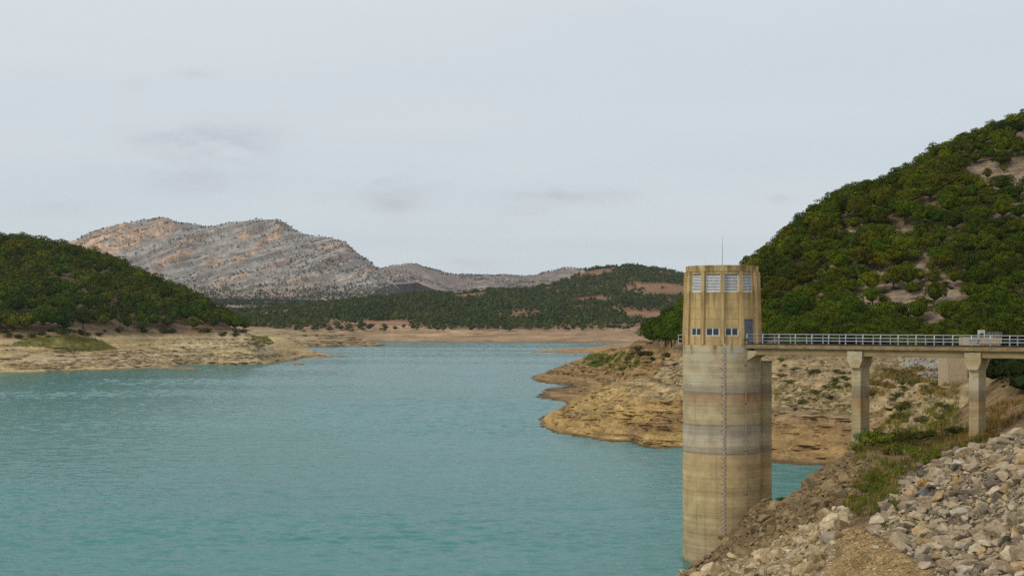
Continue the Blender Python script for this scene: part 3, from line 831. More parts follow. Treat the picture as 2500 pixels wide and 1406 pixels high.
# chamber: twelve flat walls with openings, a rib at every corner
ZB, ZC = 21.79, 29.14
RB, RT = 3.82, 3.60                                     # corner radius bottom / top of the wall faces
A0 = math.radians(0.4)
def wallpt(i, s, z, inset=0.0):
    t = (z - ZB) / (ZC - ZB); r = RB + (RT - RB) * t
    a1, a2 = A0 + math.radians(30 * i), A0 + math.radians(30 * i + 30)
    p1, p2 = polar(a1, r, z), polar(a2, r, z)
    am = (a1 + a2) / 2
    nrm = fwd * math.cos(am) + rgt * math.sin(am)
    return p1.lerp(p2, s) - nrm * inset
def wall_panel(i, holes):
    """one wall with its real openings and reveals"""
    S = sorted({0.0, 1.0} | {h[0] for h in holes} | {h[1] for h in holes})
    Zs = sorted({ZB, ZC, 23.75 if not any(h[2] < 23.75 < h[3] for h in holes) else ZC, 25.05, 26.05} | {h[2] for h in holes} | {h[3] for h in holes})
    mb = MB()
    def hole(s, z): return any(h[0] < s < h[1] and h[2] < z < h[3] for h in holes)
    for a, b in zip(S, S[1:]):
        for u, v in zip(Zs, Zs[1:]):
            if not hole((a + b) / 2, (u + v) / 2):
                mb.add([wallpt(i, a, u), wallpt(i, b, u), wallpt(i, b, v), wallpt(i, a, v)], [(0, 1, 2, 3)])
    D = .22
    for (a, b, u, v) in holes:
        q = [(a, u), (b, u), (b, v), (a, v)]
        for k in range(4):
            p, r = q[k], q[(k + 1) % 4]
            mb.add([wallpt(i, *p), wallpt(i, *r), wallpt(i, *r, D), wallpt(i, *p, D)], [(0, 1, 2, 3)])
    return mb
LV = (.10, .90, 27.05, 28.86)
WN = (.14, .86, 22.70, 23.48)
DR = (.22, .97, 21.80, 24.36)
slat_me = {}
for i in range(12):
    holes = [LV]
    door = (i == 1)
    win = i in (0, 10, 11, 9, 6, 7)
    if door: holes.append(DR)
    if win: holes.append(WN)
    wall_panel(i, holes).build('wall_panel', MAT['ochre'], tower)
    # pour joints on the wall as thin sunk lines
    for zj in (24.35, 25.4, 26.3):
        if door and zj < 24.6: continue
        jb = MB()
        jb.add([wallpt(i, .03, zj, -.004), wallpt(i, .97, zj, -.004), wallpt(i, .97, zj + .035, -.004), wallpt(i, .03, zj + .035, -.004)], [(0, 1, 2, 3)])
        jb.build('pour_joint', MAT['deck'], tower)
    # louvre with frame and slats
    mb = MB()
    for (a, b, u, v) in ((LV[0], LV[0] + .045, LV[2], LV[3]), (LV[1] - .045, LV[1], LV[2], LV[3]), (LV[0] + .045, LV[1] - .045, LV[2], LV[2] + .07), (LV[0] + .045, LV[1] - .045, LV[3] - .07, LV[3])):
        q = [wallpt(i, a, u, .10), wallpt(i, b, u, .10), wallpt(i, b, v, .10), wallpt(i, a, v, .10)]
        w_ = [wallpt(i, a, u, .18), wallpt(i, b, u, .18), wallpt(i, b, v, .18), wallpt(i, a, v, .18)]
        mb.add(q + w_, [(0, 1, 2, 3), (7, 6, 5, 4), (0, 4, 5, 1), (1, 5, 6, 2), (2, 6, 7, 3), (3, 7, 4, 0)])
    lo = mb.build('louvre', MAT['white'], tower)
    mb = MB(); mb.add([wallpt(i, LV[0], LV[2], .215), wallpt(i, LV[1], LV[2], .215), wallpt(i, LV[1], LV[3], .215), wallpt(i, LV[0], LV[3], .215)], [(0, 1, 2, 3)])
    mb.build('backing', MAT['dark'], lo)
    ns = 11
    for k in range(ns):
        z0 = LV[2] + .08 + (LV[3] - LV[2] - .16) * k / ns
        a, b = LV[0] + .046, LV[1] - .046
        mb = MB()
        q = [wallpt(i, a, z0, .100), wallpt(i, b, z0, .100), wallpt(i, b, z0 + .075, .165), wallpt(i, a, z0 + .075, .165),
             wallpt(i, a, z0 + .016, .095), wallpt(i, b, z0 + .016, .095), wallpt(i, b, z0 + .091, .16), wallpt(i, a, z0 + .091, .16)]
        mb.add(q, [(3, 2, 1, 0), (4, 5, 6, 7), (0, 1, 5, 4), (1, 2, 6, 5), (2, 3, 7, 6), (3, 0, 4, 7)])
        mb.build('slat', MAT['louvre'], lo)
    if win:
        mb = MB(); fw = .05
        a, b, u, v = WN
        mid = (a + b) / 2
        for (a1, b1, u1, v1) in ((a, a + fw, u, v), (b - fw, b, u, v), (mid - fw / 2, mid + fw / 2, u + .07, v - .07), (a + fw, b - fw, u, u + .07), (a + fw, b - fw, v - .07, v)):
            q = [wallpt(i, a1, u1, .05), wallpt(i, b1, u1, .05), wallpt(i, b1, v1, .05), wallpt(i, a1, v1, .05)]
            w_ = [wallpt(i, a1, u1, .13), wallpt(i, b1, u1, .13), wallpt(i, b1, v1, .13), wallpt(i, a1, v1, .13)]
            mb.add(q + w_, [(0, 1, 2, 3), (7, 6, 5, 4), (0, 4, 5, 1), (1, 5, 6, 2), (2, 6, 7, 3), (3, 7, 4, 0)])
        wo = mb.build('window', MAT['white'], tower)
        for (a1, b1) in ((a + fw, mid - fw / 2), (mid + fw / 2, b - fw)):
            mb = MB(); mb.add([wallpt(i, a1, u + .07, .11), wallpt(i, b1, u + .07, .11), wallpt(i, b1, v - .07, .11), wallpt(i, a1, v - .07, .11)], [(0, 1, 2, 3)])
            mb.build('pane', MAT['glass'], wo)
    if door:
        a, b, u, v = DR
        mb = MB()
        q = [wallpt(i, a, u, .12), wallpt(i, b, u, .12), wallpt(i, b, v, .12), wallpt(i, a, v, .12)]
        w_ = [wallpt(i, a, u, .2), wallpt(i, b, u, .2), wallpt(i, b, v, .2), wallpt(i, a, v, .2)]
        mb.add(q + w_, [(0, 1, 2, 3), (7, 6, 5, 4), (0, 4, 5, 1), (1, 5, 6, 2), (2, 6, 7, 3), (3, 7, 4, 0)])
        do = mb.build('door', MAT['door'], tower)
        mb = MB()
        p = wallpt(i, .68, 22.95, .10); mb.tube([p, p + (polar(A0 + math.radians(45), 1, 0) - TC) * .06], .03, 6)
        mb.build('handle', MAT['dark'], do)
        mb = MB(); p = wallpt(i, .62, 23.5, .10); mb.box(p, (.3, .03, .05), (rgt, fwd, UP)); mb.build('latch', MAT['dark'], do)
for i in range(12):
    a = A0 + math.radians(30 * i)
    rad = fwd * math.cos(a) + rgt * math.sin(a); tan = -fwd * math.sin(a) + rgt * math.cos(a)
    mb = MB()
    def ring(z, r_out, r_in, w_):
        c = TC + UP * z
        return [c + rad * r_in - tan * w_, c + rad * r_in + tan * w_, c + rad * r_out + tan * w_, c + rad * r_out - tan * w_]
    b_, t_ = ring(ZB, RB + .20, RB - .25, .17), ring(ZC - .02, RT + .22, RT - .25, .15)
    mb.add(b_ + t_, [(0, 1, 2, 3)[::-1], (4, 5, 6, 7), (0, 1, 5, 4), (1, 2, 6, 5), (2, 3, 7, 6), (3, 0, 4, 7)])
    mb.build('rib', MAT['ochre'], tower)
# cap ring
mb = MB()
n = 12
o1 = [polar(A0 + math.radians(30 * i), RT + .06, ZC) for i in range(n)]
o2 = [polar(A0 + math.radians(30 * i), RT + .04, 29.72) for i in range(n)]
mb.add(o1 + o2, [tuple(range(n))[::-1], tuple(range(n, 2 * n))] + [(i, (i + 1) % n, n + (i + 1) % n, n + i) for i in range(n)])
mb.build('roof', MAT['ochre'], tower)
mb = MB()
p = polar(.05, 1.0, 29.7)
mb.tube([p, p + UP * 1.6, p + UP * 2.95], [.035, .028, .012], 6); mb.build('lightning_rod', MAT['galv'], tower)
# level gauge with red and white teeth, bolts beside it
ag = math.radians(3.2)
rad = fwd * math.cos(ag) + rgt * math.sin(ag); tan = -fwd * math.sin(ag) + rgt * math.cos(ag)
mb = MB()
gz0, gz1 = 2.2, 21.95
mb.box(TC + rad * 3.99 + UP * ((gz0 + gz1) / 2), (.24, .05, gz1 - gz0), (tan, rad, UP))
gau = mb.build('gauge_board', MAT['gauge_white'], tower)
mb = MB()
zt = gz0 + .05
k = 0
while zt < gz1 - .4:
    s = -.055 if k % 2 else .055
    base = TC + rad * 4.02 + UP * zt + tan * s
    mb.prism([base - tan * .05, base + tan * .05, base + tan * .05 + UP * .17, base - tan * .05 + UP * .10], rad * 0, rad * .02)
    zt += .21; k += 1
mb.build('gauge_marks', MAT['gauge_red'], gau)
for k in range(22):
    mb = MB()
    p = TC + rad * 3.96 - tan * .30 + UP * (2.8 + k * .88)
    mb.tube([p, p + rad * .09], .05, 6); mb.build('bolt', MAT['galv'], gau)
# rust coloured pipe
ap_ = math.radians(36)
rad = fwd * math.cos(ap_) + rgt * math.sin(ap_)
mb = MB()
mb.tube([TC + rad * 4.02 + UP * 4.0, TC + rad * 4.02 + UP * 22.4], .04, 6)
pipe = mb.build('pipe', paint('pipe_paint', (.40, .30, .19), .6), tower)
for zc in (7.0, 11.3, 16.0, 19.8):
    mb = MB(); mb.box(TC + rad * 4.0 + UP * zc, (.22, .16, .08), (rgt, fwd, UP)); mb.build('clamp', MAT['iron'], pipe)
mb = MB(); mb.box(TC + rad * 4.05 + UP * 22.35, (.5, .3, .14), (rgt, fwd, UP)); mb.build('bracket', MAT['iron'], tower)
# small guard rail on the left flank
mb = MB()
pts = [polar(math.radians(-97), r, 0) for r in (3.6, 4.45)]
for z_ in (21.85, 22.3, 22.75): mb.tube([p + UP * z_ for p in pts], .03, 6)
mb.tube([pts[1] + UP * 21.82, pts[1] + UP * 22.78], .03, 6)
mb.build('guard_rail', MAT['white'], tower)

# ------------------------------------------------------------------ access bridge
BD = Vector((25.0, -15.7, 0)).normalized()              # from the tower to the bank
BN = Vector((BD.y, -BD.x, 0))                           # towards the viewpoint side
if BN.y > 0: BN = -BN
B0 = Vector((TX, TY, 0)) + BN * 2.14                                # near edge line passes here
def bridge_t(px):                                       # distance along the near edge seen at a photo column
    k = (px - CX) / F
    return (k * B0.y - B0.x) / (BD.x - k * BD.y)
BW = 3.4
ZD = 21.93
bridge = tag(empty('access_bridge'), 'narrow concrete access bridge with steel railings from tower to bank', 'bridge')
ta, tb = bridge_t(1818), bridge_t(2720)
def bp(t, s, z): return B0 + BD * t - BN * s + UP * z    # s: 0 near edge, BW far edge
AX = (BD, BN, UP)
def bar(mb, t0, t1, s, z, w_, h_): mb.box(bp((t0 + t1) / 2, s, z), (t1 - t0, w_, h_), AX)
mb = MB(); bar(mb, ta, tb, BW / 2, ZD - .27, BW, .36); mb.build('deck_slab', MAT['deck'], bridge)
mb = MB()
bar(mb, ta, tb, .12, ZD - .045, .26, .09); bar(mb, ta, tb, BW - .12, ZD - .045, .26, .09)
mb.build('kerb', MAT['asphalt'], bridge)
p1, p2 = bridge_t(2087), bridge_t(2375)
joints = [bridge_t(1838), p1, p2, tb]
for k in range(3):
    for s in (.55, BW - .55):
        mb = MB(); bar(mb, joints[k] + .06, joints[k + 1] - .06, s, ZD - .78, .5, .655); mb.build('girder', MAT['girder'], bridge)
        mb = MB()
        # edge line of the recessed web
        bar(mb, joints[k] + .08, joints[k + 1] - .08, s - .275, ZD - 1.02, .05, .12); mb.build('flange', MAT['girder'], bridge)
# corbel on the tower
mb = MB()
t0 = bridge_t(1800)
for s0, s1 in ((.25, BW - .1),):
    t9, t8 = bridge_t(1845), bridge_t(1817)
    out = [bp(1.0, s0, ZD - .70), bp(t9, s0, ZD - .70), bp(t9, s0, ZD - 1.05), bp(t8, s0, ZD - 1.80), bp(1.0, s0, ZD - 1.80)]
    mb.prism(out, (0, 0, 0), -BN * (s1 - s0))
mb.build('corbel', MAT['shaft'], tower)
for pt in (p1, p2):
    mb = MB()
    zb = 19.75
    cap = [bp(pt - .75, .02, ZD - .62), bp(pt + .68, .02, ZD - .62), bp(pt + .68, .02, ZD - 1.5), bp(pt + .42, .02, zb), bp(pt - .42, .02, zb), bp(pt - .75, .02, ZD - 1.5)]
    mb.prism(cap, (0, 0, 0), -BN * (BW - .04))
    pc = mb.build('pier', MAT['pier'], bridge)
    mb = MB(); mb.box(bp(pt, BW / 2, (zb + 8.5) / 2), (.86, 2.7, zb - 8.5), AX); mb.build('column', MAT['pier'], pc)
    for zz_ in (14.0, 16.9):
        mb = MB(); mb.box(bp(pt, BW / 2, zz_), (.875, 2.715, .03), AX); mb.build('pour_joint', MAT['deck'], pc)
# railings: posts lean in at the top, three rails each side
r0, r1 = bridge_t(1861), bridge_t(2512)
step_ = (r1 - r0) / 15
for side, s_, sg in (('near', .12, 1), ('far', BW - .12, -1)):
    rail = MB()
    for z_, q in ((.93, .10), (.60, .02), (.31, .02)):
        a = bp(ta + .2, s_ + sg * q, ZD + z_); b = bp(tb, s_ + sg * q, ZD + z_)
        rail.tube([a, b], .025, 6)
    ro = rail.build('railing', MAT['galv'], bridge)
    for k in range(-1, 20):
        t = r0 + step_ * k
        if t > tb: break
        mb = MB()
        mb.prism([bp(t - .06, s_, ZD + .002), bp(t + .06, s_, ZD + .002), bp(t + .042, s_, ZD + .62), bp(t - .042, s_, ZD + .62)], -BN * -.03, -BN * .03)
        mb.prism([bp(t - .05, s_, ZD + .62), bp(t + .05, s_, ZD + .62), bp(t + .03, s_ + sg * .12, ZD + .99), bp(t - .03, s_ + sg * .12, ZD + .99)], -BN * -.03, -BN * .03)
        mb.build('railing_post', MAT['galv'], ro)

# ------------------------------------------------------------------ spillway behind the bridge
sp = tag(empty('spillway'), 'pale concrete spillway wall with handrails behind the bridge', 'spillway')
def wbox(mb, pxa, pxb, ya, yb, Yd, depth):
    a, b = world_pt(pxa, ya, Yd), world_pt(pxb, yb, Yd)
    mb.box(((a.x + b.x) / 2, Yd + depth / 2, (a.z + b.z) / 2), (abs(b.x - a.x), depth, abs(b.z - a.z)))
mb = MB(); wbox(mb, 2314, 2362, 868, 945, 222, 5); mb.build('wall', MAT['palecon'], sp)
mb = MB(); wbox(mb, 2362.3, 2560, 870, 950, 224, 4); mb.build('wall', MAT['palecon'], sp)
mb = MB(); wbox(mb, 2366, 2446, 824, 869.5, 223, 5); mb.build('gate_block', MAT['palecon'], sp)
mb = MB(); wbox(mb, 2392, 2446, 838.6, 840.6, 222.9, .25); mb.build('ledge', MAT['deck'], sp)
mb = MB(); wbox(mb, 2366, 2388, 828, 836, 222.95, .3); mb.build('gate_panel', MAT['galv'], sp)
mb = MB(); wbox(mb, 2386, 2392, 830, 838, 222.97, .2); mb.build('slot', MAT['dark'], sp)
def pole(mb, pxa, ya, pxb, yb, Yd, r=.05): mb.tube([world_pt(pxa, ya, Yd), world_pt(pxb, yb, Yd)], r, 5)
mb = MB()
for x_ in (2388, 2391.5, 2403): pole(mb, x_, 824, x_, 806.5, 223.5, .06)
for y_ in (806.8, 809.5, 812): pole(mb, 2387.5, y_, 2404, y_, 223.5, .06)
mb.build('lift_frame', MAT['white'], sp)
mb = MB()
for x_ in (2404, 2410, 2416.5, 2423, 2431, 2438, 2445): pole(mb, x_, 824, x_, 811.4, 223.6, .035)
for y_ in (811.5, 814.5, 817.5): pole(mb, 2404, y_, 2446, y_, 223.6, .035)
mb.build('handrail', MAT['galv'], sp)
rb = tag(empty('road_barrier'), 'long dark steel barrier along the road behind the bridge', 'barrier')
mb = MB(); wbox(mb, 2256, 2366, 817.3, 820.3, 238, .12); mb.build('beam', MAT['asphalt'], rb)
for k in range(8):
    mb = MB(); x_ = 2260 + k * 14.5; pole(mb, x_, 826, x_, 818, 238.3, .06); mb.build('post', MAT['asphalt'], rb)

# ------------------------------------------------------------------ scatter tools
def rot_mats(yaw, tilt, tdir):
    n = len(yaw)
    cyaw, syaw = np.cos(yaw), np.sin(yaw)
    R1 = np.zeros((n, 3, 3)); R1[:, 0, 0] = cyaw; R1[:, 0, 1] = -syaw; R1[:, 1, 0] = syaw; R1[:, 1, 1] = cyaw; R1[:, 2, 2] = 1
    ax = np.stack([np.cos(tdir), np.sin(tdir), 0 * tdir], -1)
    K = np.zeros((n, 3, 3))
    K[:, 0, 1] = -ax[:, 2]; K[:, 0, 2] = ax[:, 1]; K[:, 1, 0] = ax[:, 2]; K[:, 1, 2] = -ax[:, 0]; K[:, 2, 0] = -ax[:, 1]; K[:, 2, 1] = ax[:, 0]
    s, c = np.sin(tilt)[:, None, None], np.cos(tilt)[:, None, None]
    R2 = np.eye(3)[None] + s * K + (1 - c) * (K @ K)
    return R2 @ R1

def joined(name, variants, pos, R, scl, tint, mats, which=None):
    """one mesh out of many copies; variants: (V, F, col, mat_index)"""
    n = len(pos)
    which = rng.integers(0, len(variants), n) if which is None else which
    VV, FF, CC, MM = [], [], [], []; base = 0
    for k, (V, Fc, cc, mi) in enumerate(variants):
        idx = np.where(which == k)[0]
        if not len(idx): continue
        P = np.einsum('nij,nvj->nvi', R[idx], V[None] * scl[idx][:, None, :]) + pos[idx][:, None]
        VV.append(P.reshape(-1, 3))
        FF.append((Fc[None] + (np.arange(len(idx)) * len(V))[:, None, None] + base).reshape(-1, Fc.shape[1]))
        CC.append((cc[None] * tint[idx][:, None]).reshape(-1, 3))
        MM.append(np.tile(mi, len(idx)))
        base += P.shape[0] * P.shape[1]
    return np_mesh(name, np.concatenate(VV), np.concatenate(FF), mats, np.concatenate(CC), False, np.concatenate(MM))

def spaced(X, Y, Z, size, k=.5, limit=None):
    """keep spots that are not too close to earlier ones (size: diameter)"""
    keep = []; cell = {}
    g_ = max(size) * k
    for i in range(len(X)):
        cx_, cy_ = int(X[i] // g_), int(Y[i] // g_)
        ok = True
        for a in (-1, 0, 1):
            for b in (-1, 0, 1):
                for j in cell.get((cx_ + a, cy_ + b), ()):
                    d = (size[i] + size[j]) / 2 * k
                    if (X[i] - X[j]) ** 2 + (Y[i] - Y[j]) ** 2 < d * d: ok = False; break
                if not ok: break
            if not ok: break
        if ok:
            keep.append(i); cell.setdefault((cx_, cy_), []).append(i)
            if limit and len(keep) >= limit: break
    return np.array(keep, int)

ICO = None
def ico(sub):
    bm = bmesh.new(); bmesh.ops.create_icosphere(bm, subdivisions=sub, radius=1)
    V = np.array([v.co[:] for v in bm.verts]); Fc = np.array([[v.index for v in f.verts] for f in bm.faces]); bm.free()
    return V, Fc

def rock_variant(seed, npts, sub, flat=.7):
    r = np.random.default_rng(seed)
    P = r.normal(size=(npts, 3)); P /= np.linalg.norm(P, axis=1)[:, None]
    P *= r.uniform(.72, 1.0, (npts, 1)) * np.array([1, r.uniform(.65, .95), flat * r.uniform(.8, 1.1)])
    bm = bmesh.new()
    for p in P: bm.verts.new(p)
    res = bmesh.ops.convex_hull(bm, input=bm.verts)
    bmesh.ops.delete(bm, geom=[e for e in res['geom_interior'] if isinstance(e, bmesh.types.BMVert)], context='VERTS')
    if sub:
        bmesh.ops.bevel(bm, geom=list(bm.edges), offset=.035, segments=1, affect='EDGES', profile=.6)
        bmesh.ops.triangulate(bm, faces=bm.faces)
        bmesh.ops.subdivide_edges(bm, edges=[e for e in bm.edges if e.calc_length() > .45], cuts=1)
        bmesh.ops.triangulate(bm, faces=bm.faces)
        for v in bm.verts:
            d = float(fbm(np.array([v.co.x * 2.3 + seed]), np.array([v.co.y * 2.3 + v.co.z * 1.7]), 3, seed)[0])
            v.co *= 1 + d * .16
    bmesh.ops.triangulate(bm, faces=bm.faces)
    bm.verts.index_update()
    V = np.array([v.co[:] for v in bm.verts]); Fc = np.array([[v.index for v in f.verts] for f in bm.faces]); bm.free()
    return V, Fc, np.ones((len(V), 3)), np.zeros(len(Fc), int)

ROCK_BIG = [rock_variant(100 + k, 15, True, .75) for k in range(12)]
ROCK_SMALL = [rock_variant(200 + k, 11, False, .7) for k in range(8)]
ROCK_FLAT = [rock_variant(300 + k, 13, False, .35) for k in range(8)]
rock_me = [np_mesh('boulder', V, Fc, MAT['rock'], cc) for V, Fc, cc, mi in ROCK_BIG]

# ------------------------------------------------------------------ rocks on the near bank
def rock_tint(zone, n):
    b = rng.uniform(.75, 1.15, n)[:, None]
    if zone == 'fill':
        pal = np.array([(.52, .42, .285), (.45, .35, .225), (.34, .262, .172), (.215, .175, .13), (.46, .32, .16), (.42, .25, .08)])
        pr = [.30, .27, .2, .13, .08, .02]
    elif zone == 'white':
        pal = np.array([(.60, .47, .30), (.52, .39, .23), (.40, .28, .14), (.33, .24, .13)]); pr = [.4, .3, .2, .1]
    else:
        pal = np.array([(.30, .215, .115), (.26, .18, .095), (.33, .235, .115), (.20, .15, .09)]); pr = [.35, .3, .2, .15]
    return pal[rng.choice(len(pal), n, p=np.array(pr) / sum(pr))] * b

rocks = []      # (pos, size, tint, zone)
def rock_zone(zone, poly, n_try, sizes, k, y0, y1, px0, px1):
    X, Y, Z = near.sample(n_try, poly, y0, y1, px0, px1)
    s = np.sort(sizes(len(X)))[::-1] * (.86 if zone == 'fill' else 1)
    kp = spaced(X, Y, Z, s, k)
    X, Y, Z, s = X[kp], Y[kp], Z[kp], s[kp]
    tint = rock_tint(zone, len(X))
    for i in range(len(X)): rocks.append((X[i], Y[i], Z[i], s[i], tint[i], zone))
rock_zone('fill', RIPRAP, 85000, lambda n: np.clip(rng.lognormal(-1.32, .74, n), .18, 1.9), .52, 54, 125, 2080, 3000)
rock_zone('white', WHITEPILE, 14000, lambda n: np.clip(rng.lognormal(-1.2, .75, n), .13, 1.9), .53, 70, 140, 1620, 2110)
rock_zone('brown', RUBBLE, 20000, lambda n: np.clip(rng.lognormal(-1.2, .62, n), .15, 1.6), .56, 105, 145, 1640, 2140)
# the singled-out stones of the photograph: column, row, size, tint, label
special = [
 (1775, 1322, 1.55, (.36, .26, .12), 'brown', 'rounded tan boulder resting against the foot of the tower'),
 (1668, 1394, 1.0, (.52, .40, .24), 'white', 'whitish boulder at the water edge below the tower foot'),
 (1945, 1180, 1.0, (.25, .18, .10), 'brown', 'brown boulder on the crest of the rubble slope beside the cove'),
 (2335, 1262, 2.0, (.55, .48, .37), 'fill', 'large pale flat-faced boulder in the middle of the stone fill'),
 (2335, 1140, 1.9, (.55, .48, .38), 'fill', 'wide pale boulder at the upper edge of the stone fill'),
 (2255, 1208, 1.6, (.20, .19, .19), 'fill', 'dark grey slab of rock at the left edge of the stone fill'),
 (2475, 1300, 1.25, (.50, .27, .08), 'fill', 'orange stained boulder in the stone fill'),
 (2480, 1150, 1.3, (.46, .31, .17), 'fill', 'boulder with rusty stains high on the stone fill'),
 (2345, 1340, 1.5, (.50, .42, .31), 'fill', 'pale wedge of rock low on the stone fill above the path'),
 (2030, 1318, 1.9, (.33, .27, .20), 'white', 'grey-brown boulder with furrowed face beside the gravel path'),
 (2060, 1250, 1.6, (.55, .47, .35), 'white', 'long pale boulder at the upper end of the white stone pile'),
 (2138, 1338, .75, (.50, .43, .33), 'white', 'single pale stone lying alone on the gravel path'),
 (2265, 1385, 1.3, (.50, .40, .27), 'fill', 'cream boulder at the foot of the stone fill beside the path'),
 (2360, 1395, 1.4, (.52, .45, .35), 'fill', 'cream boulder at the lowest edge of the stone fill'),
 (1975, 1392, 1.7, (.55, .47, .34), 'white', 'large cream boulder low in the white stone pile'),
 (1905, 1300, .9, (.30, .20, .10), 'brown', 'brown boulder halfway down the rubble slope'),
]
def near_hit(px, py):
    j = (px - near.u[0]) / (near.u[1] - near.u[0]); j0 = int(j)
    colz = near.Z[:, j0] * (1 - (j - j0)) + near.Z[:, j0 + 1] * (j - j0)
    ray = H - (py - HY) * near.Y / F
    i = np.where((ray <= colz) & (near.Y < 152))[0]
    if not len(i): return near_hit(px, py + 4)
    Yh = near.Y[i[0]]
    return (px - CX) * Yh / F, Yh, H - (py - HY) * Yh / F
spots = []
for (px, py, s, tnt, zone, lab) in special:
    x, y, z = near_hit(px, py)
    spots.append((x, y, s))
    me = rock_me[len(spots) % len(rock_me)]
    o = link('boulder', me, None, (x, y, z + s * .05), (rng.uniform(-.3, .3), rng.uniform(-.3, .3), rng.uniform(0, 6.28)), (s * .5, s * .5, s * .5), tnt)
    tag(o, lab, 'boulder', 'loose boulders on the near bank')
SP = np.array(spots)
def clear_of_special(r):
    d = (SP[:, 0] - r[0]) ** 2 + (SP[:, 1] - r[1]) ** 2
    return not np.any(d < (SP[:, 2] * .42) ** 2)
rocks = [r for r in rocks if clear_of_special(r)]
inview = lambda r: (lambda a: a[0] < 2515 and a[1] < 1420 and a[0] > 1630)(proj(r[0], r[1], r[2]))
order = sorted(range(len(rocks)), key=lambda i: -(rocks[i][3] / rocks[i][1]) if inview(rocks[i]) else 0)
single = set(order[:284])
def tone(t):
    v = float(t.mean()) if hasattr(t, 'mean') else sum(t) / 3
    q = t[0] / t[2]
    if v < .17: return 'dark'
    if q > 3.2 and v > .2: return 'rusty'
    if v < .24: return 'dull brown' if q > 1.75 else 'dark grey'
    if v < .31: return 'mid brown' if q > 1.9 else 'mid grey-tan'
    return 'tan' if v < .38 else ('cream' if q > 1.75 else 'pale')
def rock_label(t, zone, sc, px, py):
    shape = 'flat' if sc[2] < .9 * min(sc[0], sc[1]) else ('long' if sc[0] > 1.22 * sc[1] else 'blocky')
    if zone == 'fill':
        up_ = py - np.interp(px, [2120, 2250, 2330, 2420, 2500], [1290, 1140, 1105, 1082, 1060])
        if up_ < 45: where = 'along the upper edge of the stone fill'
        elif px < 2270 + (py - 1250) * .35: where = 'on the left flank of stone fill near the grass'
        elif py > 1350: where = 'at the lower end of stone fill by the path'
        elif px > 2420: where = 'on the right-hand part of the stone fill'
        elif py < 1210: where = 'on the upper slope of the stone fill'
        else: where = 'in the middle of the stone fill'
    elif zone == 'white':
        where = 'in the loose stone pile beside the gravel path' if px > 1900 else 'low in the loose stone pile near the water'
    else:
        where = 'on the rubble slope at the tower foot' if px < 1880 else 'on the rubble slope above the cove'
    return tone(t) + ' ' + shape + ' boulder ' + where
for i in order[:284]:
    x, y, z, s, tnt, zone = rocks[i]
    sc = (s * rng.uniform(.48, .66), s * rng.uniform(.42, .56), s * rng.uniform(.40, .58))
    o = link('boulder', rock_me[int(rng.integers(len(rock_me)))], None, (x, y, z + s * .08), (rng.uniform(-.6, .6), rng.uniform(-.6, .6), rng.uniform(0, 6.28)), sc, tnt)
    tag(o, rock_label(tnt, zone, sc, *proj(x, y, z)), 'boulder', 'loose boulders on the near bank')
rest = [rocks[i] for i in range(len(rocks)) if i not in single]
def scatter_rocks(name, P, s, tint, variants, label, sink=.05, tilt=.5, flat=1.0, yaw=6.28, wide=1.0):
    n = len(s)
    R = rot_mats(rng.uniform(-yaw / 2, yaw / 2, n), rng.uniform(0, tilt, n), rng.uniform(0, 6.28, n))
    scl = np.stack([s * wide * rng.uniform(.45, .62, n), s * rng.uniform(.42, .56, n), s * rng.uniform(.4, .55, n) * flat], -1)
    P = P.copy(); P[:, 2] += s * sink
    me = joined(name, variants, P, R, scl, tint, MAT['rock'])
    return tag(link(name, me, color=(1, 1, 1)), label, None, None, 'stuff')
scatter_rocks('rubble', np.array([r[:3] for r in rest]), np.array([r[3] for r in rest]), np.array([r[4] for r in rest]), ROCK_SMALL, 'smaller stones filling the gaps on the near bank')
# gravel
Xa, Ya, Za = near.sample(30000, PATH, 60, 120, 1960, 2400)
Xb, Yb, Zb = near.sample(22000, RIPRAP + [], 54, 125, 2080, 3000)
Xc, Yc, Zc = near.sample(14000, RUBBLE, 100, 145, 1640, 2140)
Xd, Yd, Zd = near.sample(9000, WHITEPILE, 80, 140, 1620, 2110)
Xe, Ye, Ze = near.sample(9000, [(2080, 1190), (2140, 1120), (2420, 1075), (2260, 1140), (2170, 1215), (2110, 1290), (2060, 1270)], 90, 150, 2000, 2500)
P = np.concatenate([np.stack(q, -1) for q in ((Xa, Ya, Za), (Xb, Yb, Zb), (Xc, Yc, Zc), (Xd, Yd, Zd), (Xe, Ye, Ze))])
nn = [len(Xa), len(Xb), len(Xc), len(Xd), len(Xe)]
s = np.concatenate([rng.lognormal(-1.8, .5, nn[0]), rng.lognormal(-1.5, .35, nn[1]), rng.lognormal(-1.6, .4, nn[2]), rng.lognormal(-1.8, .4, nn[3]), rng.lognormal(-2.0, .4, nn[4])])
tint = np.concatenate([np.array((.46, .33, .165)) * rng.uniform(.55, 1.3, (nn[0], 1)), rock_tint('fill', nn[1]) * .95, rock_tint('brown', nn[2]), rock_tint('white', nn[3]), np.array((.33, .26, .17)) * rng.uniform(.6, 1.2, (nn[4], 1))])
scatter_rocks('gravel', P, np.clip(s, .05, .5), tint, [rock_variant(400 + k, 7, False, .6) for k in range(4)], 'loose gravel on the path and between the boulders', .02)

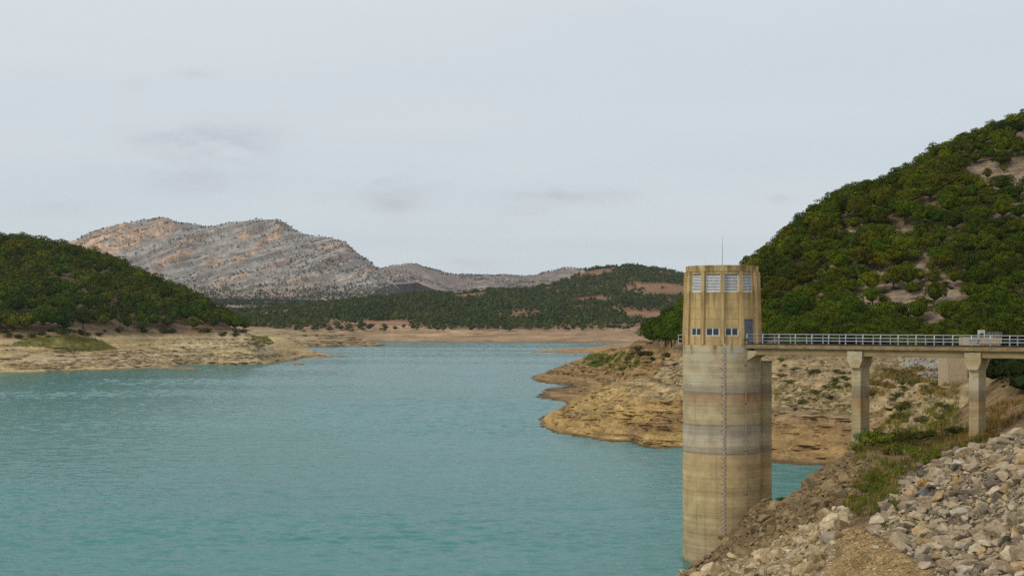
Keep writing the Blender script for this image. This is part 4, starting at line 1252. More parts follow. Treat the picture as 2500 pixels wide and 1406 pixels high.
# rocks on the opposite shore: ledges and broken slabs
LEDGE = [(1330, 1030), (1420, 965), (1520, 925), (1660, 860), (1880, 850), (2320, 850), (2340, 960), (2260, 1040), (2130, 1060), (1880, 1000), (1660, 960), (1500, 1000), (1420, 1060)]
X, Y, Z = opp.sample(30000, LEDGE, 170, 420, 1300, 2400)
a_, b_ = proj(X, Y, Z)
kk = (Z > 1.2) & (fbm(X / 9, Y / 5, 3, 140) > np.where(Z > 6, -.12, .18)) & ((a_ > 1860) | (rng.uniform(0, 1, len(X)) < .8))
X, Y, Z = X[kk], Y[kk], Z[kk]
s = np.clip(rng.lognormal(-.35, .6, len(X)), .3, 2.8)
tint = np.array([(.42, .31, .16), (.36, .27, .15), (.27, .22, .16), (.43, .30, .13)])[rng.integers(0, 4, len(X))] * rng.uniform(.75, 1.15, (len(X), 1))
scatter_rocks('rock_ledges', np.stack([X, Y, Z], -1), s, tint, ROCK_FLAT, 'broken slabs of rock strewn over the opposite shore', -.02, .2, .9, 1.4, 1.5)
X, Y, Z = opp.sample(16000, [(2190, 872), (2320, 872), (2320, 930), (2260, 925), (2200, 895)], 200, 320, 2150, 2360)
X, Y, Z = X[:900], Y[:900], Z[:900]
s = np.clip(rng.lognormal(.1, .35, len(X)), .5, 2.2)
tint = np.array([(.36, .32, .26), (.42, .36, .27), (.30, .28, .25)])[rng.integers(0, 3, len(X))] * rng.uniform(.8, 1.15, (len(X), 1))
scatter_rocks('stone_pitching', np.stack([X, Y, Z], -1), s, tint, ROCK_SMALL, 'grey stone pitching beside the spillway wall', .1, .4)
# left ledges
X, Y, Z = left.sample(16000, [(330, 880), (350, 815), (620, 815), (650, 850), (620, 885), (480, 885)], 640, 820, 280, 680)
a_, b_ = proj(X, Y, Z)
kk = (fbm(X / 25, Z / 1.2, 3, 141) > .02) & (a_ + fbm(X / 12, Y / 12, 2, 142) * 90 > 400)
X, Y, Z = X[kk], Y[kk], Z[kk]
s = np.clip(rng.lognormal(.25, .5, len(X)), .7, 3.2)[:1300]
X, Y, Z = X[:1300], Y[:1300], Z[:1300]
tint = np.array([(.50, .39, .22), (.46, .36, .20), (.38, .30, .175)])[rng.integers(0, 3, len(X))] * rng.uniform(.75, 1.15, (len(X), 1))
scatter_rocks('rock_ledges', np.stack([X, Y, Z], -1), s, tint, ROCK_FLAT, 'broken rock ledges along the left shore', -.10, .06, .7, .6, 2.4)
# thin shelves of mud and rock that follow the old waterlines
def shelves(name, S, colgrid, X, Y, Z, smin, smed, smax, label, wide=3.2, flat=.55, sink=.0):
    e = 1.5
    gx = (S.at(X + e, Y) - S.at(X - e, Y)); gy = (S.at(X, Y + e) - S.at(X, Y - e))
    n = len(X)
    yaw = np.arctan2(gy, gx) + math.pi / 2 + rng.normal(0, .12, n)
    s = np.clip(rng.lognormal(math.log(smed), .45, n), smin, smax)
    fy = np.clip(np.log(Y / S.Y[0]) / math.log(S.Y[1] / S.Y[0]), 0, len(S.Y) - 1).astype(int)
    fu = np.clip(((CX + F * X / Y) - S.u[0]) / (S.u[1] - S.u[0]), 0, len(S.u) - 1).astype(int)
    tint = colgrid[fy, fu] * rng.uniform(.85, 1.25, (n, 1))
    R = rot_mats(yaw, rng.uniform(0, .08, n), rng.uniform(0, 6.28, n))
    scl = np.stack([s * wide * rng.uniform(.4, .7, n), s * rng.uniform(.45, .7, n), s * flat * rng.uniform(.35, .6, n)], -1)
    P = np.stack([X, Y, Z + s * sink], -1)
    me = joined(name, ROCK_FLAT, P, R, scl, tint, MAT['rock'])
    return tag(link(name, me, color=(1, 1, 1)), label, None, None, 'stuff')
SHORE_LOW = [(1290, 935), (1345, 905), (1400, 880), (1470, 850), (1540, 845), (1660, 880), (1880, 880), (2060, 960), (2130, 1060), (2060, 1140), (1880, 1132), (1667, 1100), (1540, 1085), (1420, 1072), (1318, 1045), (1390, 985), (1300, 975)]
X, Y, Z = opp.sample(60000, SHORE_LOW, 170, 640, 1280, 2180)
kk = (Z > .35) & (Z < 14) & (fbm(X / 9, Z / .8, 3, 143) > -.05)
shelves('shore_ledges', opp, opp_col, X[kk][:6500], Y[kk][:6500], Z[kk][:6500], .5, .95, 2.4, 'thin shelves of mud and rock along the old waterlines of the opposite shore', 3.0, .5)
X, Y, Z = left.sample(30000, [(-20, 905), (-20, 840), (230, 850), (380, 835), (620, 820), (640, 850), (860, 875), (620, 895), (480, 903)], 600, 930, -60, 860)
kk = (Z > .5) & (Z < 14.5) & (fbm(X / 22, Z / .9, 3, 144) > .0)
shelves('shore_ledges', left, left_col, X[kk][:1700], Y[kk][:1700], Z[kk][:1700], .7, 1.3, 3.0, 'thin shelves of rock along the old waterlines of the left shore', 4.0, .32)
X, Y, Z = left.sample(20000, [(640, 848), (640, 812), (860, 815), (955, 845)], 1150, 1320, 600, 970)
kk = (Z > .6) & (fbm(X / 30, Z / .9, 3, 145) > -.05)
shelves('shore_ledges', left, left_col, X[kk][:1200], Y[kk][:1200], Z[kk][:1200], 1.0, 2.0, 4.5, 'thin shelves of rock on the flat spit behind the left shore', 4.5, .42)

# outcrops on the right hill
oc = [(2070, 575, 7), (2095, 582, 5), (2195, 575, 8), (2210, 590, 6), (2180, 590, 6), (2110, 590, 4), (2150, 500, 4), (2460, 320, 6), (2490, 335, 6)]
def surf_hit(S, px, py):
    j = (px - S.u[0]) / (S.u[1] - S.u[0]); j0 = int(j)
    cz = S.Z[:, j0] * (1 - (j - j0)) + S.Z[:, min(j0 + 1, len(S.u) - 1)] * (j - j0)
    i = np.where(H - (py - HY) * S.Y / F <= cz)[0]
    Yh = S.Y[i[0]] if len(i) else S.Y[-1]
    return (px - CX) * Yh / F, Yh, H - (py - HY) * Yh / F
for k, (px, py, s) in enumerate(oc):
    x, y, z = surf_hit(opp, px, py)
    o = link('rock_outcrop', rock_me[k % 12], None, (x, y, z), (.2, .1, k * 1.3), (s * .6, s * .5, s * .5), (.33, .25, .165) if k < 6 else (.28, .22, .16))
    tag(o, 'ochre rock outcrop among the pines halfway up the right hill' if 2 <= k <= 4 else ('grey-brown crag among the pines left of the ochre outcrop' if k < 6 else ('small rock outcrop high among the pines of right hill' if k == 6 else 'weathered rock on the summit of the right hill')), 'rock', 'rock outcrops on the right hill')
# rock islet
x, y, z = world_pt(726, 890, 741)
isl = link('rock_islet', rock_me[3], None, (x, 741, 0.1), (0, 0, .4), (4.6, 3, 2.0), (.34, .24, .14))
tag(isl, 'low brown rock islet just off the left shore', 'islet')
o = link('flat_reef', rock_me[5], isl); o.location = (-1.1, 0, -.05); o.scale = (1.3, 1, .22); o.color = (.3, .22, .13, 1)

# ------------------------------------------------------------------ trees
def crown_variant(seed, n_puff, n_leaf, leaf, spread=1.0, height=1.0, core=True):
    """rounded crown: tufts over boughs that sit on a dome, base of tree at 0, height about 1, radius about .5"""
    r = np.random.default_rng(seed)
    V, Fc, Cc = [], [], []; nv = 0
    icoV, icoF = ico(1)
    zc, rz, rr = .53 * height, .34 * height, .34 * spread
    lean = r.normal(0, .05, 2)
    puffs = [(lean[0] * .5, lean[1] * .5, zc + rz * .75, .2 * spread)]
    g = r.uniform(0, 6.28)
    for k in range(n_puff - 1):
        t = (k + .5) / (n_puff - 1)
        u = .85 - 1.25 * t
        a = g + k * 2.4 + r.normal(0, .25)
        q = math.sqrt(max(0.05, 1 - u * u)) * r.uniform(.85, 1.12)
        puffs.append((rr * q * math.cos(a) + lean[0], rr * q * math.sin(a) + lean[1], zc + rz * u * .9 + r.normal(0, .02), r.uniform(.14, .22) * spread))
    if core:
        V.append(icoV * np.array((rr * .86, rr * .86, rz * .8)) + (lean[0], lean[1], zc)); Fc.append(icoF + nv); nv += len(icoV)
        Cc.append(np.full((len(icoV), 3), .95))
    for (x, y, z, pr) in puffs:
        hue = np.array((r.uniform(.9, 1.15), 1.0, r.uniform(.8, 1.1))) * r.uniform(.82, 1.2)
        d = r.normal(size=(n_leaf, 3)); d /= np.linalg.norm(d, axis=1)[:, None]
        d[:, 2] = np.where(d[:, 2] < -.3, -d[:, 2], d[:, 2])
        c = d * np.array((pr, pr, pr * .8)) * r.uniform(.7, 1.06, (n_leaf, 1)) + (x, y, z)
        nrm = d + np.array((0, 0, .25)) + r.normal(size=d.shape) * .38; nrm /= np.linalg.norm(nrm, axis=1)[:, None]
        a = np.cross(nrm, r.normal(size=d.shape)); a /= np.linalg.norm(a, axis=1)[:, None] + 1e-9
        b = np.cross(nrm, a)
        s = leaf * r.uniform(.6, 1.3, (n_leaf, 1))
        q = np.stack([c - a * s, c + b * s * .8, c + a * s], 1)
        V.append(q.reshape(-1, 3)); Fc.append(np.arange(n_leaf * 3).reshape(-1, 3) + nv); nv += n_leaf * 3
        lc = hue[None] * r.uniform(.65, 1.35, (n_leaf, 1))
        Cc.append(np.repeat(lc, 3, 0))
    V, Fc, Cc = np.concatenate(V), np.concatenate(Fc), np.concatenate(Cc)
    return V, Fc, Cc, np.zeros(len(Fc), int)
PINE_HI = [crown_variant(500 + k, 12 + k % 5, 190, .033, 1.0, 1.0) for k in range(8)]
PINE_MID = [crown_variant(600 + k, 8 + k % 4, 44, .054, 1.0, 1.0) for k in range(7)]
PINE_LO = [crown_variant(700 + k, 4, 10, .12, .9, 1.0) for k in range(6)]
SHRUB = [crown_variant(800 + k, 7, 70, .055, 1.3, .62) for k in range(6)]
def trunk_mesh(seed):
    r = random.Random(seed); mb = MB()
    b = Vector((r.uniform(-.05, .05), r.uniform(-.05, .05), .45))
    mb.tube([(0, 0, -.08), b * .5, b, b + Vector((r.uniform(-.05, .05), r.uniform(-.05, .05), .3))], [.035, .028, .022, .008], 6)
    for k in range(4):
        a = k * 1.6 + r.uniform(0, .6); z_ = .32 + .1 * k
        p = b * (z_ / .45) if z_ < .45 else b + Vector((0, 0, z_ - .45))
        mb.tube([p, p + Vector((math.cos(a) * .2, math.sin(a) * .2, .12))], [.014, .006], 5)
    return mb.mesh('trunk', MAT['bark'])
trunks = [trunk_mesh(k) for k in range(4)]
crown_me = [np_mesh('crown', V, Fc, MAT['leaf'], cc) for V, Fc, cc, mi in PINE_HI]

def tree_tint(n, base, seed=0, X=None, Y=None):
    base = np.array(base)
    v = rng.uniform(0.55, 1.2, n)[:, None]
    hue = rng.normal(0, 1, n)[:, None]
    t = base * v * (1 + hue * np.array((.18, .05, .06)))
    if X is not None:
        f = fbm(X / 45, Y / 45, 3, 160 + seed)[:, None]
        t = t * (1 + f * np.array((.45, .25, .1)))
    return np.clip(t, .006, .3)

# right hill: spots
bare = [[(2070, 725), (2160, 665), (2250, 650), (2335, 705), (2405, 750), (2380, 800), (2330, 838), (2245, 842), (2170, 800), (2120, 775), (2055, 765)],
        [(2430, 335), (2600, 320), (2600, 380), (2480, 370)], [(2055, 560), (2120, 560), (2130, 590), (2060, 600)], [(2170, 555), (2225, 555), (2230, 592), (2175, 600)],
        [(2345, 415), (2430, 395), (2600, 400), (2600, 490), (2470, 480), (2370, 455)], [(2450, 500), (2520, 500), (2520, 560), (2470, 545)]]
X, Y, Z = opp.sample(24000, None, 300, 640, 1500, 2720)
a, b = proj(X, Y, Z)
ok = (Z > 17.3 + fbm(X / 20, Y / 20, 2, 150) * 1.5)
ok &= ~((a < 1600) & (Z < 15))
for pl in bare: ok &= ~(in_poly(a, b, pl) & (rng.uniform(0, 1, len(a)) > .05))
X, Y, Z = X[ok], Y[ok], Z[ok]
up = sstep(Z, 62, 85)
size = rng.uniform(4.6, 7.4, len(X)) * (1 - .22 * up) * np.where(rng.uniform(0, 1, len(X)) < .25, .6, 1)
o_ = np.argsort(-size + rng.normal(0, 1.0, len(X))); X, Y, Z, size = X[o_], Y[o_], Z[o_], size[o_]
kp = spaced(X, Y, Z, size, .58)
X, Y, Z, size = X[kp], Y[kp], Z[kp], size[kp]
TR = [np.stack([X, Y, Z, size, np.zeros(len(X))], -1)]
TT = [tree_tint(len(X), (.080, .100, .0055), 1, X, Y)]
# pines along the foot of the right hill, behind the bridge
X, Y, Z = opp.sample(9000, [(1540, 838), (1660, 852), (1850, 845), (2100, 842), (2270, 842), (2520, 850), (2520, 790), (1700, 790), (1560, 812)], 290, 520, 1500, 2600)
size = rng.uniform(6.0, 9.5, len(X)); a, b = proj(X, Y, Z); ok = ~((a > 2210) & (a < 2350) & (b < 842)); X, Y, Z = X[ok], Y[ok], Z[ok]
size = rng.uniform(6.0, 9.0, len(X)) * np.where((proj(X, Y, Z)[0] > 2190) & (proj(X, Y, Z)[0] < 2360), .62, 1); kp = spaced(X, Y, Z, size, .6)
TR.append(np.stack([X[kp], Y[kp], Z[kp], size[kp], np.zeros(len(kp))], -1)); TT.append(tree_tint(len(kp), (.066, .098, .0055), 3, X[kp], Y[kp]))
# left hill
X, Y, Z = left.sample(30000, None, 660, 1100, -180, 640)
a, b = proj(X, Y, Z)
ok = (Z > 17.0 + fbm(X / 25, Y / 25, 2, 151) * 1.2)
ok &= ~(in_poly(a, b, [(140, 680), (240, 672), (250, 705), (150, 712)]) & (rng.uniform(0, 1, len(a)) > .05))
ok &= ~((fbm(X / 38, Y / 38, 3, 153) > .42) & (b > 660))
X, Y, Z = X[ok], Y[ok], Z[ok]
size = rng.uniform(7.5, 12.5, len(X)); kp = spaced(X, Y, Z, size, .68)
TR.append(np.stack([X[kp], Y[kp], Z[kp], size[kp], np.ones(len(kp))], -1)); TT.append(tree_tint(len(kp), (.063, .086, .0055), 2, X[kp], Y[kp]))
TR = np.concatenate(TR); TT = np.concatenate(TT)
vis = np.ones(len(TR), bool)
k0 = TR[:, 4] == 0
vis[k0] = opp.visible(TR[k0, 0], TR[k0, 1], TR[k0, 2] + TR[k0, 3] * .75)
vis[~k0] = left.visible(TR[~k0, 0], TR[~k0, 1], TR[~k0, 2] + TR[~k0, 3] * .75)
a, b = proj(TR[:, 0], TR[:, 1], TR[:, 2] + TR[:, 3] * .6)
hid = (in_poly(a, b, [(1668, 655), (1855, 655), (1855, 1300), (1668, 1300)])) | (a > 2495) | (a < 5) | ((a > 1840) & (b > 838))
score = TR[:, 3] / TR[:, 1] * (vis & ~hid)
order = np.argsort(-score)
solo = order[:300]
solo_set = set(solo.tolist())

def pine_label(a, b, h, t=None, s=7):
    l = pine_place(a, b, h)
    v, q = t[1], t[0] / t[1]
    w = ('tawny ' if q > 1.08 else 'olive ' if q > .86 else 'green ') if v > .07 else ('brownish ' if q > 1.0 else 'deep green ')
    return ('big ' if s > (9.2 if h else 7.3) else 'small ' if s < (7.5 if h else 5.2) else '') + w + 'pine ' + l
def pine_place(a, b, h):
    if h == 1:
        if b > 740: return 'at the foot of the left hill, ' + ('near its outer end' if a > 430 else 'above the rock ledges' if a > 240 else 'above the green flat')
        return 'on the slope of the left hill'

    if a < 1668: return 'on the wooded point left of the tower'
    if b > 735:
        if a < 1960: return 'just right of the tower door, behind the railing'
        if a < 2080: return 'behind the bridge left of the first pier'
        if a < 2180: return 'behind the bridge right of the first pier'
        if a < 2280: return 'below the bare scree patch'
        if a < 2390: return 'at the lower right corner of the scree patch'
        return 'behind the spillway handrails at the right'
    if b > 610:
        if a < 1960: return 'on the slope beside the tower top'
        if a < 2090: return 'left of the bare scree patch'
        if a < 2330: return 'along the upper edge of the scree patch'
        return 'on the dark slope right of the scree patch'
    if b > 480:
        if a < 2000: return 'on the left shoulder of the right hill'
        if a < 2160: return 'beside the grey-brown crags halfway up the hill'
        if a < 2300: return 'around the ochre rock outcrop'
        return 'on the upper right slope beyond the ochre outcrop'
    return 'high on the right hill ' + ('near the summit' if a > 2330 else 'along the skyline')
def add_pine(i):
    X, Y, Z, s, h = TR[i]
    px, py = proj(X, Y, Z + s * .6)
    t = empty('pine_tree', (X, Y, Z - .1)); t.scale = (s, s, s); t.rotation_euler = (0, 0, rng.uniform(0, 6.28))
    tag(t, pine_label(px, py, h, TT[i], s), 'pine tree', 'pines on the right hill' if h == 0 else 'pines on the left hill')
    o = link('trunk', trunks[int(rng.integers(4))], t)
    o = link('crown', crown_me[int(rng.integers(8))], t, scale=(rng.uniform(.82, 1.25), rng.uniform(.82, 1.25), rng.uniform(.75, 1.12)), color=TT[i])
for i in solo: add_pine(i)
ri = np.array([i for i in range(len(TR)) if i not in solo_set])
def forest(name, idx, P, s, tint, variants, label, wide=(.8, 1.3)):
    n = len(s)
    R = rot_mats(rng.uniform(0, 6.28, n), rng.uniform(0, .08, n), rng.uniform(0, 6.28, n))
    w_ = rng.uniform(*wide, n)
    scl = np.stack([s * w_, s * w_ * rng.uniform(.85, 1.15, n), s * rng.uniform(.75, 1.12, n)], -1)
    P = P.copy(); P[:, 2] -= s * .05
    me = joined(name, variants, P, R, scl, tint, MAT['leaf'])
    return tag(link(name, me, color=(1, 1, 1)), label, None, None, 'stuff')
for h, nm, lab in ((0, 'pine_wood', 'remaining pine wood covering the right hill'), (1, 'pine_wood', 'remaining pine wood covering the left hill')):
    k = ri[TR[ri, 4] == h]
    # nothing of the wood shows behind the crest: keep what stands within reach of view
    v = opp.visible(TR[k, 0], TR[k, 1], TR[k, 2] + TR[k, 3] * 2.5) if h == 0 else left.visible(TR[k, 0], TR[k, 1], TR[k, 2] + TR[k, 3] * 2.5)
    k = k[v]
    forest(nm, k, TR[k, :3], TR[k, 3], TT[k], PINE_MID, lab)

# skyline pines set apart on the right hill
for (px, py, s, lab) in ((2217, 396, 4.5, 'lone leaning pine standing out on the skyline of right hill'), (2445, 306, 7.5, 'broad dark pine on the very summit of the right hill'),
                         (2478, 312, 6.5, 'open-crowned pine just right of the summit pine'), (2395, 330, 5.5, 'low rounded pine on the skyline left of the summit'), (2300, 352, 6, 'rounded pine on the skyline below the summit')):
    x = None
    Yd = 446.0
    x, z = (px - CX) * Yd / F, None
    z = float(opp.at(np.array([x]), np.array([Yd]))[0])
    t = empty('pine_tree', (x, Yd, z - .3)); t.scale = (s, s, s)
    tag(t, lab, 'pine tree', 'pines on the right hill')
    link('trunk', trunks[0], t); link('crown', crown_me[int(rng.integers(8))], t, scale=(1.15, 1.15, .9), color=(.035, .05, .012))

# far forest
X, Y, Z = far.sample(90000, None, 1500, 2900, 440, 1890)
a, b = proj(X, Y, Z)
dens = .40 + fbm(X / 90, Y / 140, 4, 170) * 1.8 - .12 * sstep(a, 1250, 1500)
dens = np.where(Z < 15, dens - .45, dens)
dens = np.where(in_poly(a, b, [(560, 700), (1240, 700), (1260, 800), (560, 800)]), dens + .35, dens)
for pl in ([(800, 780), (900, 780), (920, 800), (800, 805)], [(900, 785), (1060, 785), (1100, 800), (1080, 830), (880, 825)], [(1310, 690), (1500, 650), (1560, 660), (1440, 680), (1330, 705)],
           [(1100, 705), (1190, 705), (1190, 735), (1110, 735)], [(1380, 735), (1480, 720), (1500, 745), (1400, 760)]):
    dens = np.where(in_poly(a, b, pl), dens - .75, dens)
dens = np.where(b > 803, -1, dens)
ok = rng.uniform(0, 1, len(X)) < np.clip(dens, 0, 1)
ok &= far.visible(X, Y, Z + 14)
X, Y, Z = X[ok], Y[ok], Z[ok]
size = rng.uniform(5, 11.5, len(X)); kp = spaced(X, Y, Z, size, .5)
X, Y, Z, size = X[kp], Y[kp], Z[kp], size[kp]
forest('far_forest', None, np.stack([X, Y, Z], -1), size, tree_tint(len(X), (.068, .090, .026), 4, X, Y), PINE_LO, 'pine forest on the low hills beyond the lake', (.8, 1.1))
n_far = len(X)
# mountain scrub
X, Y, Z = mt.sample(60000, None, 3100, 6050, 100, 1080)
dens = .22 + fbm(X / 160, Y / 160, 4, 180) * .35 + fbm((Z - (X + 1300) * .44) / 16, X / 150, 3, 181) * .75 + (1 - sstep(Z, 105, 170)) * .8
ok = (rng.uniform(0, 1, len(X)) < np.clip(dens, 0.02, 1)) & mt.visible(X, Y, Z + 8)
X, Y, Z = X[ok], Y[ok], Z[ok]
size = np.clip(rng.lognormal(1.5, .45, len(X)), 2.4, 12)
forest('mountain_scrub', None, np.stack([X, Y, Z], -1), size, tree_tint(len(X), (.045, .058, .030), 5, X, Y), PINE_LO, 'dark scrub dotted over the limestone mountain', (.9, 1.3))
X, Y, Z = rg.sample(7000, None, 6600, 7650, 800, 1500)
ok = (rng.uniform(0, 1, len(X)) < np.clip(.25 + fbm(X / 200, Y / 200, 3, 190), 0, 1))
X, Y, Z = X[ok], Y[ok], Z[ok]
forest('ridge_scrub', None, np.stack([X, Y, Z], -1), rng.uniform(5, 11, len(X)), tree_tint(len(X), (.05, .055, .035), 6, X, Y), PINE_LO, 'scrub on the distant ridge', (.9, 1.3))

# ------------------------------------------------------------------ shrubs and grass
shrub_me = [np_mesh('shrub', V, Fc, MAT['leaf'], cc) for V, Fc, cc, mi in SHRUB]
def reed_variant(seed, n, h, w_, lean=.35):
    r = np.random.default_rng(seed)
    base = r.normal(0, .16, (n, 2)); a = r.uniform(0, 6.28, n); hh = h * r.uniform(.5, 1.1, n); ln = r.uniform(.05, lean, n)
    d = np.stack([np.cos(a), np.sin(a)], -1); sd = np.stack([-d[:, 1], d[:, 0]], -1) * w_
    p0 = np.c_[base - sd, np.zeros(n)]; p1 = np.c_[base + sd, np.zeros(n)]
    m0 = np.c_[base + d * (ln * .35)[:, None] * h - sd * .8, hh * .55]; m1 = np.c_[base + d * (ln * .35)[:, None] * h + sd * .8, hh * .55]
    t_ = np.c_[base + d * ln[:, None] * h, hh]
    V = np.stack([p0, p1, m0, m1, t_], 1).reshape(-1, 3)
    i = np.arange(n)[:, None, None] * 5
    Fc = (np.array([[0, 1, 3], [0, 3, 2], [2, 3, 4]])[None] + i).reshape(-1, 3)
    cc = np.repeat(r.uniform(.7, 1.3, (n, 1)), 5, 0) * np.ones(3)
    return V, Fc, cc, np.zeros(len(Fc), int)
GRASS = [reed_variant(900 + k, 16, 1.0, .02) for k in range(5)]
WEED = [np_mesh('weed', *(lambda q: (q[0], q[1]))(v), MAT['leaf'], v[2]) for v in [reed_variant(950 + k, 60, 1.0, .035, .5) for k in range(3)]]

BENCH = [(2070, 1130), (2110, 1090), (2180, 1060), (2260, 1020), (2340, 1010), (2420, 1030), (2440, 1070), (2330, 1100), (2250, 1138), (2190, 1200), (2150, 1240), (2060, 1245), (2050, 1200), (2090, 1160)]
bush_spots = [(2090, 1105, 2.2, 'g'), (2112, 1090, 2.6, 'g'), (2150, 1085, 2.8, 'g'), (2185, 1080, 3.0, 'g'), (2185, 1110, 2.4, 'g'), (2215, 1075, 2.6, 'g'), (2240, 1090, 2.0, 'y'), (2270, 1070, 2.2, 'g'),
              (2300, 1080, 2.0, 'y'), (2335, 1060, 2.4, 'd'), (2345, 1075, 1.8, 'y'), (2165, 1110, 1.4, 'r'), (2260, 1095, 1.5, 'r'), (2230, 1120, 1.8, 'g'), (2290, 1120, 2.0, 'g'), (2265, 1135, 1.7, 'g'),
              (2135, 1165, 1.6, 'g'), (2195, 1160, 1.7, 'g'), (2090, 1190, 1.6, 'y'), (2110, 1200, 1.5, 'g'), (2140, 1205, 1.6, 'g'), (2160, 1180, 1.4, 'g'), (2085, 1225, 1.4, 'y'), (2180, 1215, 1.2, 'g'),
              (1910, 1212, 1.5, 'd'), (1882, 1228, 1.2, 'd'), (2110, 1225, 1.3, 'g'), (2125, 1180, 1.5, 'g'), (2205, 1190, 1.2, 'g'), (2155, 1290, .8, 'd'), (2170, 1305, .9, 'd'), (1985, 1275, .9, 'g'),
              (2355, 1095, 1.6, 'y'), (2400, 1075, 1.8, 'y'), (2425, 1070, 1.6, 'r'), (2205, 1060, 2.2, 'y'), (2245, 1045, 2.2, 'y'), (2300, 1040, 2.4, 'y')]
cols = {'g': (.115, .135, .018), 'y': (.17, .135, .03), 'd': (.05, .075, .014), 'r': (.15, .07, .028)}
names = {'g': 'leafy green bush', 'y': 'yellowing bush', 'd': 'dark green bush', 'r': 'reddish brown low bush'}
def bush(x, y, z, s, c, lab, grp, tall=1.0):
    o = link('shrub', shrub_me[int(rng.integers(6))], None, (x, y, z - .1 * s), (0, 0, rng.uniform(0, 6.28)), (s * rng.uniform(.8, 1.1), s * rng.uniform(.8, 1.1), s * tall * rng.uniform(.8, 1.15)), np.array(c) * rng.uniform(.8, 1.2))
    tag(o, lab, 'bush', grp); return o
for (px, py, s, k) in bush_spots:
    x, y, z = near_hit(px, py)
    where = ('in front of the first pier' if px < 2135 and py < 1150 else 'between the two piers' if py < 1100 and px < 2280 else 'beside the second pier' if py < 1100 else
             'on the grassy patch above the stone fill' if py < 1262 and px > 2060 else 'among the stones of the rubble slope' if px < 2060 else 'at the edge of the gravel path')
    big = 'large ' if s > 2.3 else 'small ' if s < 1.45 else ''
    bush(x, y, z, s * .8, cols[k], big + names[k] + ' ' + where, 'bushes on the near bank', 1.15 if k == 'g' else .9)
for (px, py, s) in ((2440, 930, 4.5), (2475, 935, 6), (2490, 910, 5), (2425, 920, 3.5), (2500, 960, 4)):
    x, y, z = near_hit(px, py)
    bush(x, y, z, s, (.022, .032, .010), 'dark evergreen bush under the right end of the bridge', 'dark bushes under the bridge', 1.2)
# shrubs on the opposite shore
zones = [([(1900, 1000), (2070, 985), (2350, 960), (2350, 900), (2200, 930), (1900, 880)], 70, (.085, .09, .024), 'low green shrub on the stony shore behind the bridge piers', (1.0, 2.4), 200, 340),
         ([(2110, 960), (2330, 960), (2330, 905), (2150, 905)], 26, (.15, .11, .035), 'straw coloured shrub on the flat between the bridge piers', (1.6, 3.2), 200, 320),
         ([(2100, 1010), (2340, 1050), (2340, 985), (2150, 985)], 26, (.095, .095, .025), 'green shrub on the slope behind the second bridge pier', (1.2, 2.6), 170, 290),
         ([(1540, 850), (1660, 870), (1660, 900), (1520, 870)], 24, (.06, .06, .02), 'dark scrub bush at the foot of the wooded point', (2.0, 4.0), 380, 560),
         ([(2060, 745), (2150, 745), (2350, 790), (2390, 740), (2250, 650), (2180, 655)], 26, (.05, .065, .016), 'small dark shrub on the bare scree patch', (1.2, 3.0), 320, 400),
         ([(1420, 890), (1500, 870), (1600, 880), (1580, 905), (1480, 905)], 24, (.075, .09, .02), 'low green bush on the grassy point left of the tower', (1.6, 3.0), 430, 600)]
for poly, cnt, cc, lab, sr, y0, y1 in zones:
    X, Y, Z = opp.sample(12000, poly, y0, y1, 1400, 2560)
    for i in range(min(cnt, len(X))):
        bush(X[i], Y[i], Z[i], rng.uniform(*sr), np.array(cc) * rng.uniform(.7, 1.3), lab, 'shrubs on the opposite shore', .8)
X, Y, Z = left.sample(9000, [(0, 830), (300, 818), (600, 822), (600, 808), (0, 806)], 660, 800, 0, 640)
for i in range(44):
    bush(X[i], Y[i], Z[i], rng.uniform(2.5, 5.5), np.array((.055, .06, .018)) * rng.uniform(.7, 1.4), 'olive shrub at the left tree line, ' + ('above the pale sand spit' if proj(X[i], Y[i], Z[i])[0] < 250 else 'above the layered rock ledges' if proj(X[i], Y[i], Z[i])[0] < 500 else 'near the outer end of the hill'), 'shrubs on the left shore', .9)
X, Y, Z = far.sample(9000, [(620, 812), (900, 812), (1540, 808), (1540, 798), (620, 798)], 1500, 1720, 600, 1600)
scr = np.stack([X, Y, Z], -1)[:160]
forest('shore_scrub', None, scr, rng.uniform(4, 9, len(scr)), tree_tint(len(scr), (.075, .085, .03)), PINE_LO, 'scrub along the far shore', (1.2, 1.9))

def grass(name, S, zones_, label):
    P, s, T_ = [], [], []
    for poly, n, y0, y1, px0, px1, h0, h1, cc in zones_:
        X, Y, Z = S.sample(n, poly, y0, y1, px0, px1)
        d = fbm(X / (Y.mean() / 60), Y / (Y.mean() / 60), 3, 200) > -.2
        X, Y, Z = X[d], Y[d], Z[d]
        P.append(np.stack([X, Y, Z], -1)); s.append(rng.uniform(h0, h1, len(X))); T_.append(np.array(cc) * rng.uniform(.65, 1.35, (len(X), 1)) * (1 + rng.normal(0, .1, (len(X), 3))))
    P, s, T_ = np.concatenate(P), np.concatenate(s), np.clip(np.concatenate(T_), .01, .4)
    n = len(s)
    R = rot_mats(rng.uniform(0, 6.28, n), rng.uniform(0, .15, n), rng.uniform(0, 6.28, n))
    me = joined(name, GRASS, P, R, np.stack([s * 1.3, s * 1.3, s], -1), T_, MAT['leaf'])
    return tag(link(name, me, color=(1, 1, 1)), label, None, None, 'stuff')
gsz = [(BENCH, 1700, 90, 150, 2000, 2500, .35, .95, (.15, .145, .03)), (BENCH, 1500, 90, 150, 2000, 2500, .3, .8, (.26, .185, .06)),
       ([(2060, 1240), (2130, 1170), (2200, 1180), (2190, 1250), (2100, 1262)], 2000, 90, 130, 2000, 2300, .3, .7, (.145, .15, .03)),
       ([(2330, 1100), (2440, 1060), (2520, 1000), (2520, 960), (2400, 1000)], 3000, 95, 160, 2300, 2600, .4, 1.0, (.26, .17, .055))]
grass('grass', near, gsz, 'grass and weeds on the bench above the stone fill')
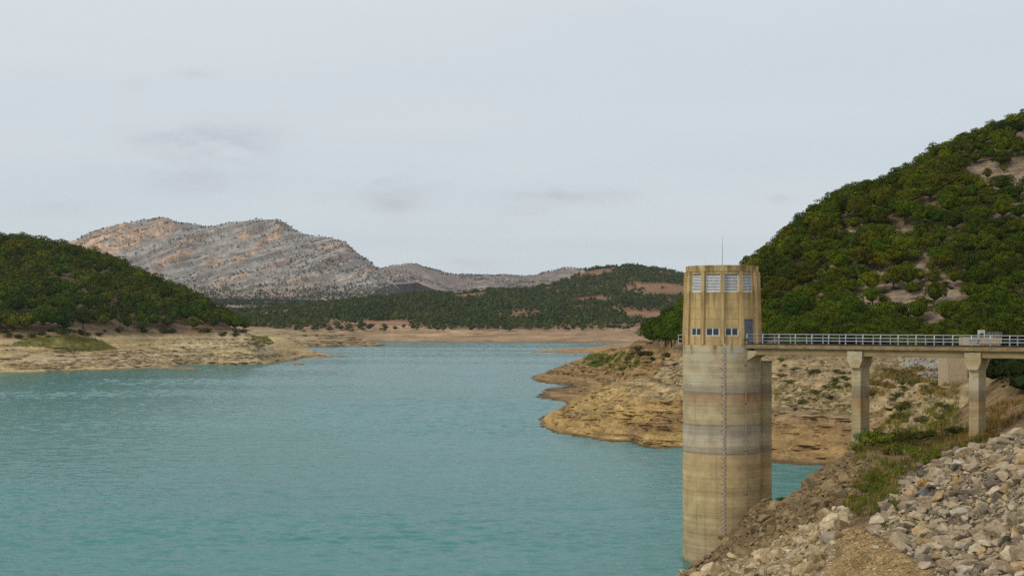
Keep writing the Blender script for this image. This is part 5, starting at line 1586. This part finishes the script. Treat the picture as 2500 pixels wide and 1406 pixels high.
gso = [([(1415, 890), (1440, 868), (1520, 862), (1610, 885), (1580, 908), (1500, 905)], 9000, 430, 620, 1400, 1640, .7, 1.3, (.15, .19, .025)),
       ([(2100, 965), (2340, 965), (2340, 905), (2140, 905)], 6000, 200, 330, 2050, 2400, .5, 1.3, (.28, .195, .06)),
       ([(1890, 1000), (2340, 1000), (2340, 960), (1890, 940)], 5000, 200, 330, 1860, 2400, .4, .9, (.17, .17, .035)),
       ([(2110, 1075), (2340, 1060), (2340, 985), (2200, 1000)], 6000, 165, 270, 2080, 2400, .5, 1.1, (.19, .18, .035))]
grass('grass', opp, gso, 'grass and weeds on the opposite shore')
gsl = [([(40, 838), (150, 818), (240, 830), (285, 853), (200, 858), (120, 848)], 20000, 640, 780, 0, 320, .5, 1.1, (.20, .19, .03)),
       ([(0, 825), (150, 815), (230, 820), (240, 832), (120, 835)], 12000, 640, 780, 0, 320, .5, 1.1, (.27, .19, .055)),
       ([(612, 845), (615, 822), (650, 820), (670, 838), (640, 848)], 16000, 740, 1000, 580, 700, .5, 1.0, (.17, .19, .03)),
       ([(300, 850), (420, 842), (600, 840), (600, 836), (420, 836)], 6000, 690, 790, 290, 620, .5, 1.0, (.2, .19, .04))]
grass('grass', left, gsl, 'green growth on the flats of the left shore')

# ------------------------------------------------------------------ air
hb = MB()
hb.box((0, 4500, 270), (18600, 10800, 556))
hm = bpy.data.materials.new('haze'); hm.use_nodes = True
hn = hm.node_tree.nodes; hn.clear()
pv = hn.new('ShaderNodeVolumePrincipled'); pv.inputs['Color'].default_value = (.86, .91, 1.0, 1); pv.inputs['Density'].default_value = HAZE_DENSITY
pv.inputs['Anisotropy'].default_value = .2
ho = hn.new('ShaderNodeOutputMaterial'); hm.node_tree.links.new(pv.outputs[0], ho.inputs['Volume'])
hz = hb.build('haze', hm)
hz['kind'] = 'stuff'; hz['label'] = 'pale air haze over the whole valley'
print('trees', len(TR), 'vis', int((vis & ~hid).sum()), 'far', n_far, 'rocks', len(rocks), 'tris', sum(len(o.data.polygons) for o in bpy.data.objects if o.type == 'MESH'))
